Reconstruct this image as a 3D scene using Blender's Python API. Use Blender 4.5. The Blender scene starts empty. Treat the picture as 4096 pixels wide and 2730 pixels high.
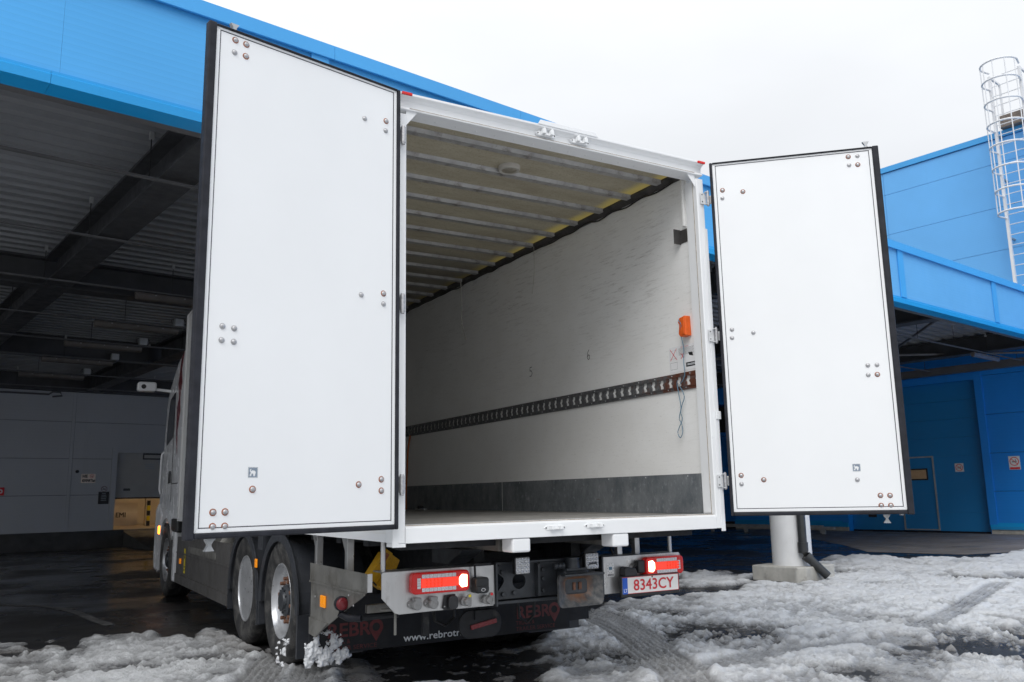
import bpy, math, random
import numpy as np
from mathutils import Vector, Matrix
R = math.radians
random.seed(5)
SC = bpy.context.scene
COL = SC.collection

# ---------------------------------------------------------------- camera
FPX, IMW, IMH = 3405.5, 4096.0, 2730.0
CAM = np.array([-3.2001, -4.682, 1.3198])
YAW, PITCH, ROLL = -0.5283, 0.1780, 0.0191
def _rot(a, b, c):
    ca, sa = math.cos(a), math.sin(a); cb, sb = math.cos(b), math.sin(b); cc, sc = math.cos(c), math.sin(c)
    return (np.array([[ca, -sa, 0], [sa, ca, 0], [0, 0, 1]]) @ np.array([[1, 0, 0], [0, cb, -sb], [0, sb, cb]])
            @ np.array([[cc, 0, sc], [0, 1, 0], [-sc, 0, cc]]))
CM = _rot(YAW, PITCH, ROLL)
cd = bpy.data.cameras.new('camera')
cam = bpy.data.objects.new('camera', cd); COL.objects.link(cam)
m = Matrix.Identity(4)
for i in range(3):
    m[i][0], m[i][1], m[i][2], m[i][3] = CM[i, 0], CM[i, 2], -CM[i, 1], CAM[i]
cam.matrix_world = m
cd.sensor_width = 36.0; cd.lens = FPX / IMW * 36.0
cd.clip_start = 0.05; cd.clip_end = 2000
cd.dof.use_dof = True; cd.dof.focus_distance = 7.2; cd.dof.aperture_fstop = 5.0
SC.camera = cam

# ---------------------------------------------------------------- world, sun, exposure
W = bpy.data.worlds.new('World'); SC.world = W; W.use_nodes = True
nt = W.node_tree; nt.nodes.clear()
SUN_EL, SUN_AZ = R(46), R(222)          # azimuth clockwise from +y
def wn(t, **k):
    n = nt.nodes.new(t)
    for a, b in k.items(): setattr(n, a, b)
    return n
out = wn('ShaderNodeOutputWorld'); mix = wn('ShaderNodeMixShader'); mix.inputs[0].default_value = 0.9
bgA = wn('ShaderNodeBackground'); bgA.inputs[1].default_value = 0.06
sky = wn('ShaderNodeTexSky'); sky.sky_type = 'NISHITA'; sky.sun_disc = False
sky.sun_elevation = SUN_EL; sky.sun_rotation = SUN_AZ
bgB = wn('ShaderNodeBackground'); bgB.inputs[1].default_value = 1.56
tc = wn('ShaderNodeTexCoord'); sep = wn('ShaderNodeSeparateXYZ')
cl = wn('ShaderNodeMath', operation='MAXIMUM'); cl.inputs[1].default_value = 0.0
ma = wn('ShaderNodeMath', operation='MULTIPLY_ADD'); ma.inputs[1].default_value = 0.62; ma.inputs[2].default_value = 0.40
nz = wn('ShaderNodeTexNoise'); nz.inputs['Scale'].default_value = 2.2; nz.inputs['Detail'].default_value = 5
mp = wn('ShaderNodeMapping'); mp.inputs['Scale'].default_value = (1, 1, 2.6)
mr = wn('ShaderNodeMapRange'); mr.inputs[1].default_value = 0.3; mr.inputs[2].default_value = 0.7
mr.inputs[3].default_value = 0.95; mr.inputs[4].default_value = 1.05
mu = wn('ShaderNodeMath', operation='MULTIPLY')
vm = wn('ShaderNodeVectorMath', operation='SCALE'); vm.inputs[0].default_value = (0.945, 0.968, 1.0)
L = nt.links.new
L(tc.outputs['Generated'], sep.inputs[0]); L(sep.outputs[2], cl.inputs[0]); L(cl.outputs[0], ma.inputs[0])
L(tc.outputs['Generated'], mp.inputs[0]); L(mp.outputs[0], nz.inputs['Vector']); L(nz.outputs[0], mr.inputs[0])
L(ma.outputs[0], mu.inputs[0]); L(mr.outputs[0], mu.inputs[1]); L(mu.outputs[0], vm.inputs['Scale'])
L(vm.outputs[0], bgB.inputs[0]); L(sky.outputs[0], bgA.inputs[0])
L(bgA.outputs[0], mix.inputs[1]); L(bgB.outputs[0], mix.inputs[2]); L(mix.outputs[0], out.inputs[0])
sl = bpy.data.lights.new('sun', 'SUN'); sl.energy = 1.5; sl.angle = R(38); sl.color = (1.0, 0.985, 0.96)
so = bpy.data.objects.new('sun', sl); COL.objects.link(so)
sd = Vector((math.sin(SUN_AZ) * math.cos(SUN_EL), math.cos(SUN_AZ) * math.cos(SUN_EL), math.sin(SUN_EL)))
so.rotation_euler = sd.to_track_quat('Z', 'Y').to_euler(); so.location = (-10, -20, 30)
vs = SC.view_settings
vs.view_transform = 'Standard'; vs.look = 'None'; vs.exposure = 0.10; vs.gamma = 1.0; vs.use_curve_mapping = False
SC.cycles.max_bounces = 8; SC.cycles.diffuse_bounces = 5; SC.cycles.glossy_bounces = 3
SC.cycles.use_denoising = True; SC.cycles.sample_clamp_indirect = 8.0

# ---------------------------------------------------------------- frames and pixel rays
PH = R(9.2)                                   # the buildings stand turned 9.2 degrees to the truck
BU = np.array([math.cos(PH), math.sin(PH), 0]); BN = np.array([-math.sin(PH), math.cos(PH), 0])
B0 = np.array([CAM[0], CAM[1], 0.0])
def B(s, t, z=0.0): return B0 + BU * s + BN * t + np.array([0, 0, z])
def ray(x, y): return CM @ np.array([(x - IMW / 2) / FPX, 1, (IMH / 2 - y) / FPX])
def onz(x, y, z=0.0): d = ray(x, y); return CAM + d * ((z - CAM[2]) / d[2])
def onpl(x, y, P, n): d = ray(x, y); return CAM + d * (np.dot(np.array(P) - CAM, n) / np.dot(d, n))

# ---------------------------------------------------------------- materials
MATS = {}
def newmat(name):
    mt = bpy.data.materials.new(name); mt.use_nodes = True
    MATS[name] = mt
    n = mt.node_tree
    b = n.nodes['Principled BSDF']
    return mt, n, b
def N(n, t, **k):
    o = n.nodes.new(t)
    for a, b in k.items():
        if a == 'i':
            for kk, vv in b.items(): o.inputs[kk].default_value = vv
        else: setattr(o, a, b)
    return o
def noise(n, scale, detail=4, rough=0.55, vec=None, stretch=None):
    t = N(n, 'ShaderNodeTexCoord') if vec is None else None
    src = t.outputs['Object'] if vec is None else vec
    if stretch:
        mp = N(n, 'ShaderNodeMapping'); mp.inputs['Scale'].default_value = stretch
        n.links.new(src, mp.inputs[0]); src = mp.outputs[0]
    o = N(n, 'ShaderNodeTexNoise', i={'Scale': scale, 'Detail': detail, 'Roughness': rough})
    n.links.new(src, o.inputs['Vector'])
    return o.outputs[0]
def ramp(n, src, a, b, lo=0.0, hi=1.0):
    o = N(n, 'ShaderNodeMapRange', i={1: a, 2: b, 3: lo, 4: hi}); n.links.new(src, o.inputs[0]); return o.outputs[0]
def mixc(n, f, a, b):
    o = N(n, 'ShaderNodeMix', data_type='RGBA')
    if hasattr(f, 'is_linked'): n.links.new(f, o.inputs[0])
    else: o.inputs[0].default_value = f
    for v, k in ((a, 6), (b, 7)):
        if hasattr(v, 'is_linked'): n.links.new(v, o.inputs[k])
        else: o.inputs[k].default_value = (*v, 1)
    return o.outputs[2]
def mth(n, op, a, b=None):
    o = N(n, 'ShaderNodeMath', operation=op)
    for v, k in ((a, 0), (b, 1)):
        if v is None: continue
        if hasattr(v, 'is_linked'): n.links.new(v, o.inputs[k])
        else: o.inputs[k].default_value = v
    return o.outputs[0]
def bumpn(n, b, h, strength=0.3, dist=0.01):
    o = N(n, 'ShaderNodeBump', i={'Strength': strength, 'Distance': dist})
    n.links.new(h, o.inputs['Height']); n.links.new(o.outputs[0], b.inputs['Normal'])
def simple(name, col, rough=0.5, metal=0.0, var=0.12, vs=3.0, rv=0.1, bump=0.0, bs=60, dirt=None, ds=2.0, da=0.5, emit=None, es=1.0, spec=0.5, stretch=None):
    mt, n, b = newmat(name)
    f = noise(n, vs, 5, stretch=stretch)
    lo = tuple(c * (1 - var) for c in col); hi = tuple(min(1, c * (1 + var)) for c in col)
    c = mixc(n, ramp(n, f, 0.3, 0.7), lo, hi)
    if dirt:
        g = noise(n, ds, 8, 0.7, stretch=stretch)
        c = mixc(n, ramp(n, g, da, da + 0.22), c, dirt)
    n.links.new(c, b.inputs['Base Color'])
    n.links.new(ramp(n, noise(n, vs * 2.3, 4), 0.3, 0.7, max(0.02, rough - rv), min(1, rough + rv)), b.inputs['Roughness'])
    b.inputs['Metallic'].default_value = metal
    b.inputs['Specular IOR Level'].default_value = spec
    if bump: bumpn(n, b, noise(n, bs, 4), bump, 0.004)
    if emit:
        b.inputs['Emission Color'].default_value = (*emit, 1); b.inputs['Emission Strength'].default_value = es
    return mt
simple('white_paint', (0.80, 0.81, 0.82), 0.38, var=0.02, vs=1.2, rv=0.05, dirt=(0.66, 0.66, 0.64), ds=1.4, da=0.66)
simple('frame_white', (0.79, 0.80, 0.81), 0.35, var=0.03, vs=3, rv=0.08, dirt=(0.52, 0.44, 0.36), ds=7, da=0.69, bump=0.08, bs=18)
simple('box_white', (0.76, 0.76, 0.75), 0.4, var=0.04, dirt=(0.42, 0.41, 0.39), ds=3, da=0.6)
simple('black_rubber', (0.020, 0.021, 0.027), 0.55, var=0.3, vs=14, bump=0.15, bs=120, spec=0.22)
simple('black_line', (0.015, 0.015, 0.03), 0.5)
simple('zinc', (0.46, 0.46, 0.47), 0.4, metal=0.7, var=0.2, vs=60)
simple('rust', (0.30, 0.10, 0.045), 0.75, var=0.35, vs=90)
simple('rusty_steel', (0.16, 0.075, 0.045), 0.75, var=0.4, vs=20, bump=0.3)
simple('hinge_metal', (0.66, 0.67, 0.68), 0.35, metal=0.2, var=0.12, vs=30, dirt=(0.4, 0.36, 0.32), ds=20, da=0.62)
simple('aluminium', (0.36, 0.355, 0.35), 0.5, metal=0.25, var=0.22, vs=9, dirt=(0.13, 0.11, 0.09), ds=11, da=0.53)
simple('dark_angle', (0.055, 0.052, 0.05), 0.6, var=0.4, vs=8, dirt=(0.15, 0.14, 0.13), ds=10, da=0.62)
simple('stainless', (0.52, 0.52, 0.52), 0.36, metal=0.75, var=0.14, vs=6, rv=0.1, dirt=(0.20, 0.18, 0.16), ds=6, da=0.53, stretch=(1, 1, 0.35))
simple('stainless_dirty', (0.22, 0.215, 0.20), 0.5, metal=0.5, var=0.2, vs=4, dirt=(0.10, 0.09, 0.075), ds=5, da=0.50, bump=0.05)
simple('chassis_black', (0.015, 0.016, 0.019), 0.55, var=0.4, vs=10, spec=0.3, dirt=(0.06, 0.058, 0.055), ds=8, da=0.56)
simple('coupling_grey', (0.045, 0.05, 0.058), 0.42, metal=0.2, var=0.25, vs=9, dirt=(0.10, 0.095, 0.09), ds=9, da=0.6)
simple('black_plastic', (0.016, 0.017, 0.019), 0.45, var=0.3, vs=12, dirt=(0.05, 0.05, 0.05), ds=9, da=0.58)
simple('fender_plastic', (0.030, 0.033, 0.040), 0.45, var=0.2, vs=7, dirt=(0.085, 0.082, 0.08), ds=5, da=0.60)
simple('flap_rubber', (0.016, 0.017, 0.021), 0.55, var=0.25, vs=3, dirt=(0.03, 0.03, 0.032), ds=3.5, da=0.52, spec=0.25)
simple('skirt_grey', (0.085, 0.082, 0.080), 0.55, var=0.15, vs=3, dirt=(0.055, 0.05, 0.047), ds=4, da=0.5)
simple('grey_socket', (0.25, 0.25, 0.25), 0.55, var=0.2, vs=30, dirt=(0.09, 0.085, 0.08), ds=30, da=0.5)
simple('red_plastic', (0.50, 0.008, 0.008), 0.2, var=0.1, vs=20, emit=(1.0, 0.015, 0.012), es=0.06)
simple('red_lens', (0.62, 0.02, 0.012), 0.2, var=0.1, vs=40, emit=(1.0, 0.05, 0.02), es=0.75)
simple('red_cell', (0.62, 0.03, 0.012), 0.2, var=0.1, vs=40, emit=(1.0, 0.06, 0.02), es=0.5)
simple('red_reflector', (0.62, 0.012, 0.010), 0.25, var=0.1)
simple('dark_red_lens', (0.16, 0.010, 0.016), 0.3, var=0.1)
simple('clear_lens', (0.62, 0.63, 0.66), 0.12, var=0.3, vs=120, spec=0.8)
simple('led_lens', (0.55, 0.56, 0.58), 0.12, metal=0.4, var=0.4, vs=150)
simple('lit_lamp', (1.0, 0.85, 0.6), 0.3, emit=(1.0, 0.72, 0.42), es=7.0)
simple('lit_amber', (1.0, 0.35, 0.03), 0.3, emit=(1.0, 0.26, 0.02), es=5.0)
simple('amber', (0.9, 0.30, 0.01), 0.25, var=0.1, vs=40, emit=(1.0, 0.30, 0.01), es=0.25)
simple('yellow_plastic', (0.62, 0.34, 0.012), 0.45, var=0.15, vs=12, dirt=(0.35, 0.19, 0.03), ds=14, da=0.6)
simple('orange_plastic', (0.72, 0.12, 0.015), 0.4, var=0.15, vs=25)
simple('yellow_print', (0.72, 0.58, 0.02), 0.5)
simple('plate_white', (0.82, 0.81, 0.79), 0.35, var=0.03, vs=10, dirt=(0.6, 0.58, 0.55), ds=12, da=0.66)
simple('plate_blue', (0.01, 0.10, 0.52), 0.35)
simple('plate_red', (0.62, 0.02, 0.03), 0.4)
simple('print_white', (0.72, 0.74, 0.76), 0.5)
simple('print_grey', (0.30, 0.33, 0.36), 0.5)
simple('print_dull_red', (0.10, 0.009, 0.012), 0.5, var=0.3, vs=15)
simple('print_black', (0.012, 0.012, 0.014), 0.5)
simple('print_red', (0.66, 0.02, 0.03), 0.5)
simple('emblem_grey', (0.20, 0.25, 0.31), 0.4)
simple('paper', (0.76, 0.76, 0.77), 0.6, var=0.04)
simple('blue_cord', (0.10, 0.20, 0.28), 0.7)
simple('black_cable', (0.012, 0.012, 0.012), 0.5)
simple('pale_cord', (0.45, 0.43, 0.39), 0.8)
simple('orange_strap', (0.45, 0.13, 0.04), 0.7)
simple('sealant', (0.36, 0.30, 0.24), 0.7, var=0.4, vs=30)
simple('cab_white', (0.76, 0.77, 0.79), 0.22, var=0.03)
simple('cab_red', (0.17, 0.010, 0.020), 0.25)
simple('dark_glass', (0.012, 0.013, 0.015), 0.06, spec=0.8)
simple('beam_paint', (0.040, 0.042, 0.047), 0.5, var=0.25, vs=3)
simple('purlin_grey', (0.10, 0.10, 0.105), 0.5, var=0.15, vs=2)
simple('galvanised', (0.40, 0.41, 0.42), 0.40, metal=0.45, var=0.18, vs=7)
simple('deck_steel', (0.27, 0.28, 0.30), 0.42, metal=0.25, var=0.08, vs=1.0)
simple('tube_plastic', (0.11, 0.098, 0.088), 0.35, var=0.15, vs=6)
simple('concrete', (0.42, 0.41, 0.38), 0.8, var=0.18, vs=6, dirt=(0.16, 0.155, 0.15), ds=7, da=0.56, bump=0.3, bs=40)
simple('dark_concrete', (0.045, 0.045, 0.045), 0.7, var=0.3, vs=3)
simple('apron_concrete', (0.17, 0.155, 0.145), 0.6, rv=0.3, var=0.25, vs=0.8, dirt=(0.025, 0.024, 0.024), ds=0.9, da=0.55)
simple('column_white', (0.62, 0.625, 0.63), 0.55, var=0.05, vs=4, dirt=(0.46, 0.45, 0.43), ds=6, da=0.62, bump=0.1, bs=35)
simple('pipe_black', (0.028, 0.030, 0.032), 0.38, var=0.2, vs=10)
simple('ladder_white', (0.74, 0.75, 0.77), 0.45, var=0.05, dirt=(0.42, 0.28, 0.20), ds=4.5, da=0.62)
simple('worn_timber', (0.20, 0.165, 0.14), 0.8, var=0.4, vs=8, stretch=(1, 1, 9))
simple('warm_wall', (0.66, 0.60, 0.50), 0.7, var=0.08, vs=2)
simple('warm_floor', (0.40, 0.33, 0.25), 0.4, var=0.15, vs=2)
simple('door_grey', (0.36, 0.355, 0.34), 0.5, var=0.06)
simple('sign_cream', (0.86, 0.74, 0.64), 0.5)
simple('room_lamp', (1, 0.8, 0.55), 0.5, emit=(1.0, 0.72, 0.42), es=10.0)
simple('line_paint', (0.11, 0.11, 0.112), 0.5, var=0.35, vs=9, dirt=(0.02, 0.02, 0.02), ds=6, da=0.5)
simple('tan_glass', (0.60, 0.38, 0.20), 0.25, var=0.08)

def blue_panel(name, col, rough, pitch=0.055, amt=0.10, grime=None):
    mt, n, b = newmat(name)
    tcn = N(n, 'ShaderNodeTexCoord'); sp = N(n, 'ShaderNodeSeparateXYZ'); n.links.new(tcn.outputs['Object'], sp.inputs[0])
    sw = mth(n, 'SINE', mth(n, 'MULTIPLY', sp.outputs[2], 2 * math.pi / pitch))
    line = ramp(n, sw, 0.90, 1.0)
    f = noise(n, 0.5, 4)
    c = mixc(n, ramp(n, f, 0.3, 0.7), tuple(x * 0.94 for x in col), tuple(min(1, x * 1.06) for x in col))
    g = noise(n, 1.6, 8, 0.7, stretch=(1, 1, 0.15))
    c = mixc(n, ramp(n, g, 0.60, 0.85, 0, 0.35), c, tuple(x * 0.5 for x in col))
    c = mixc(n, mth(n, 'MULTIPLY', line, amt), c, tuple(x * 0.35 for x in col))
    n.links.new(c, b.inputs['Base Color'])
    n.links.new(ramp(n, noise(n, 3, 3), 0.3, 0.7, rough - 0.06, rough + 0.06), b.inputs['Roughness'])
    bumpn(n, b, sw, 0.10, 0.002)
    return mt
blue_panel('blue_panel', (0.062, 0.36, 0.75), 0.42)
blue_panel('blue_hazed', (0.125, 0.40, 0.74), 0.42)  # paler copy for the right-hand fascia panels, haze put into its colour
blue_panel('blue_upper_lit', (0.13, 0.43, 0.85), 0.45)  # wall above the canopy: its brighter light is put into this paler blue
blue_panel('blue_trim', (0.010, 0.30, 0.68), 0.35, pitch=5.0, amt=0.0)
blue_panel('blue_coping', (0.055, 0.35, 0.75), 0.40, pitch=5.0, amt=0.0)
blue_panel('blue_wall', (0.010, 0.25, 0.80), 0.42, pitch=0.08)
blue_panel('blue_door', (0.009, 0.225, 0.56), 0.42, pitch=5.0, amt=0.0)
blue_panel('grey_panel', (0.40, 0.415, 0.44), 0.45, pitch=0.09, amt=0.04)

# dirty translucent roof sheet: yellow clean GRP along the edges, grime elsewhere
mt, n, b = newmat('roof_sheet')
tcn = N(n, 'ShaderNodeTexCoord'); sp = N(n, 'ShaderNodeSeparateXYZ'); n.links.new(tcn.outputs['Object'], sp.inputs[0])
g1 = noise(n, 2.4, 10, 0.78, stretch=(0.5, 1.6, 1)); g2 = noise(n, 60, 4, 0.7)
edge = ramp(n, mth(n, 'ADD', sp.outputs[0], mth(n, 'MULTIPLY', noise(n, 2.0, 3), 0.22)), 1.16, 1.26)
gr = mixc(n, ramp(n, g1, 0.35, 0.68), (0.60, 0.57, 0.47), (0.32, 0.275, 0.22))
gr = mixc(n, ramp(n, g2, 0.52, 0.66, 0, 0.6), gr, (0.22, 0.185, 0.14))
c = mixc(n, edge, gr, (0.52, 0.45, 0.22))
n.links.new(c, b.inputs['Base Color']); b.inputs['Roughness'].default_value = 0.6
tr = N(n, 'ShaderNodeBsdfTranslucent'); n.links.new(mixc(n, edge, (0.36, 0.335, 0.27), (0.66, 0.58, 0.30)), tr.inputs[0])
mxs = N(n, 'ShaderNodeMixShader', i={0: 0.45}); n.links.new(b.outputs[0], mxs.inputs[1]); n.links.new(tr.outputs[0], mxs.inputs[2])
n.links.new(mxs.outputs[0], n.nodes['Material Output'].inputs[0]); bumpn(n, b, g2, 0.3, 0.003)

# scuffed wall lining
mt, n, b = newmat('wall_lining')
sc1 = noise(n, 16, 10, 0.78, stretch=(1, 0.32, 3.4)); sc2 = noise(n, 2.2, 6, 0.6); sc3 = noise(n, 42, 5, 0.7, stretch=(1, 0.5, 2.4))
tcn = N(n, 'ShaderNodeTexCoord'); sp = N(n, 'ShaderNodeSeparateXYZ'); n.links.new(tcn.outputs['Object'], sp.inputs[0])
zone = ramp(n, sp.outputs[2], 2.2, 3.2, 0.12, 1.0)
c = mixc(n, ramp(n, sc2, 0.3, 0.7), (0.79, 0.782, 0.762), (0.85, 0.848, 0.835))
c = mixc(n, mth(n, 'MULTIPLY', ramp(n, sc1, 0.52, 0.74), mth(n, 'MULTIPLY', zone, ramp(n, noise(n, 1.3, 4), 0.36, 0.62, 0.15, 1.0))), c, (0.24, 0.215, 0.19))
c = mixc(n, mth(n, 'MULTIPLY', ramp(n, sc3, 0.60, 0.75), 0.45), c, (0.30, 0.28, 0.25))
n.links.new(c, b.inputs['Base Color']); b.inputs['Roughness'].default_value = 0.42
bumpn(n, b, noise(n, 120, 3), 0.12, 0.002)

# kick plate: galvanised sheet with pale scrapes and rust
mt, n, b = newmat('kick_plate')
a1 = noise(n, 5, 9, 0.75, stretch=(1, 1, 0.6)); a2 = noise(n, 26, 8, 0.75, stretch=(1, 1, 0.8)); a3 = noise(n, 7, 6, 0.7, stretch=(1, 0.6, 5))
c = mixc(n, ramp(n, a1, 0.35, 0.65), (0.10, 0.115, 0.13), (0.23, 0.245, 0.255))
c = mixc(n, ramp(n, a2, 0.55, 0.80), c, (0.42, 0.44, 0.46))
c = mixc(n, ramp(n, a3, 0.66, 0.74), c, (0.13, 0.055, 0.03))
n.links.new(c, b.inputs['Base Color']); b.inputs['Roughness'].default_value = 0.55; b.inputs['Metallic'].default_value = 0.2

# lashing rail: dark steel, rusty towards the rear end
mt, n, b = newmat('rail_steel')
tcn = N(n, 'ShaderNodeTexCoord'); sp = N(n, 'ShaderNodeSeparateXYZ'); n.links.new(tcn.outputs['Object'], sp.inputs[0])
r1 = noise(n, 14, 8, 0.7)
rustm = ramp(n, mth(n, 'SUBTRACT', r1, mth(n, 'MULTIPLY', mth(n, 'ADD', sp.outputs[1], 4.5), 0.34)), 0.27, 0.43)
c = mixc(n, ramp(n, noise(n, 40, 4), 0.3, 0.7), (0.08, 0.082, 0.085), (0.17, 0.17, 0.175))
c = mixc(n, rustm, c, (0.14, 0.05, 0.03))
n.links.new(c, b.inputs['Base Color']); b.inputs['Roughness'].default_value = 0.5; b.inputs['Metallic'].default_value = 0.3

# cargo floor
mt, n, b = newmat('cargo_floor')
f1 = noise(n, 4, 8, 0.7); f2 = noise(n, 70, 4, 0.6)
c = mixc(n, ramp(n, f1, 0.35, 0.65), (0.19, 0.185, 0.175), (0.31, 0.30, 0.28))
c = mixc(n, ramp(n, f2, 0.55, 0.7, 0, 0.6), c, (0.16, 0.13, 0.11))
n.links.new(c, b.inputs['Base Color']); b.inputs['Roughness'].default_value = 0.55; bumpn(n, b, f2, 0.4, 0.004)

# tyre
mt, n, b = newmat('tyre_rubber')
t1 = noise(n, 9, 9, 0.78)
c = mixc(n, ramp(n, t1, 0.46, 0.64), (0.014, 0.014, 0.015), (0.095, 0.092, 0.087))
n.links.new(c, b.inputs['Base Color']); b.inputs['Roughness'].default_value = 0.55; bumpn(n, b, noise(n, 60, 4), 0.2, 0.004)
simple('rim_silver', (0.50, 0.51, 0.53), 0.35, metal=0.6, var=0.12, vs=9, dirt=(0.13, 0.09, 0.07), ds=9, da=0.62)

# wet asphalt
mt, n, b = newmat('wet_asphalt')
geo = N(n, 'ShaderNodeNewGeometry'); P = geo.outputs['Position']
w1 = noise(n, 0.55, 6, 0.6, vec=P); w2 = noise(n, 140, 3, 0.6, vec=P); w3 = noise(n, 2.4, 6, 0.65, vec=P, stretch=(0.6, 1.6, 1))
c = mixc(n, ramp(n, w3, 0.35, 0.7), (0.014, 0.014, 0.015), (0.034, 0.033, 0.033))
c = mixc(n, ramp(n, w2, 0.5, 0.75, 0, 0.5), c, (0.055, 0.053, 0.05))
n.links.new(c, b.inputs['Base Color'])
wet = ramp(n, w1, 0.40, 0.60)
n.links.new(mth(n, 'ADD', mth(n, 'MULTIPLY', wet, 0.30), 0.12), b.inputs['Roughness'])
bp = N(n, 'ShaderNodeBump', i={'Distance': 0.006}); n.links.new(mth(n, 'ADD', w2, mth(n, 'MULTIPLY', w3, 0.8)), bp.inputs['Height'])
n.links.new(mth(n, 'ADD', mth(n, 'MULTIPLY', wet, 0.35), 0.08), bp.inputs['Strength']); n.links.new(bp.outputs[0], b.inputs['Normal'])

# slushy snow: attribute 'depth' (snow depth in m / 0.06) and 'dirt'
mt, n, b = newmat('slush_snow')
at = N(n, 'ShaderNodeAttribute', attribute_name='depth'); ad = N(n, 'ShaderNodeAttribute', attribute_name='dirt')
geo = N(n, 'ShaderNodeNewGeometry'); P = geo.outputs['Position']
s1 = noise(n, 9, 8, 0.7, vec=P); s2 = noise(n, 70, 5, 0.7, vec=P); s3 = noise(n, 28, 6, 0.7, vec=P)
thick = ramp(n, mth(n, 'ADD', at.outputs['Fac'], mth(n, 'MULTIPLY', mth(n, 'SUBTRACT', s3, 0.5), 0.9)), 0.0, 0.85)
thin_c = mixc(n, ramp(n, s1, 0.35, 0.65), (0.10, 0.102, 0.106), (0.26, 0.265, 0.275))
c = mixc(n, thick, thin_c, (0.76, 0.775, 0.795))
dm = mth(n, 'MULTIPLY', ad.outputs['Fac'], ramp(n, s1, 0.30, 0.66, 0.35, 1.0))
c = mixc(n, dm, c, (0.19, 0.17, 0.15))
c = mixc(n, ramp(n, s2, 0.62, 0.78, 0, 0.5), c, (0.28, 0.27, 0.26))
n.links.new(c, b.inputs['Base Color'])
n.links.new(ramp(n, thick, 0, 1, 0.16, 0.62), b.inputs['Roughness'])
b.inputs['Subsurface Weight'].default_value = 0.0
bp = N(n, 'ShaderNodeBump', i={'Distance': 0.035, 'Strength': 1.0})
n.links.new(mth(n, 'ADD', s3, mth(n, 'MULTIPLY', s2, 0.6)), bp.inputs['Height']); n.links.new(bp.outputs[0], b.inputs['Normal'])
simple('clump_snow', (0.70, 0.715, 0.74), 0.6, var=0.1, vs=30, dirt=(0.30, 0.28, 0.26), ds=18, da=0.60, bump=0.6, bs=60)

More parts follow.
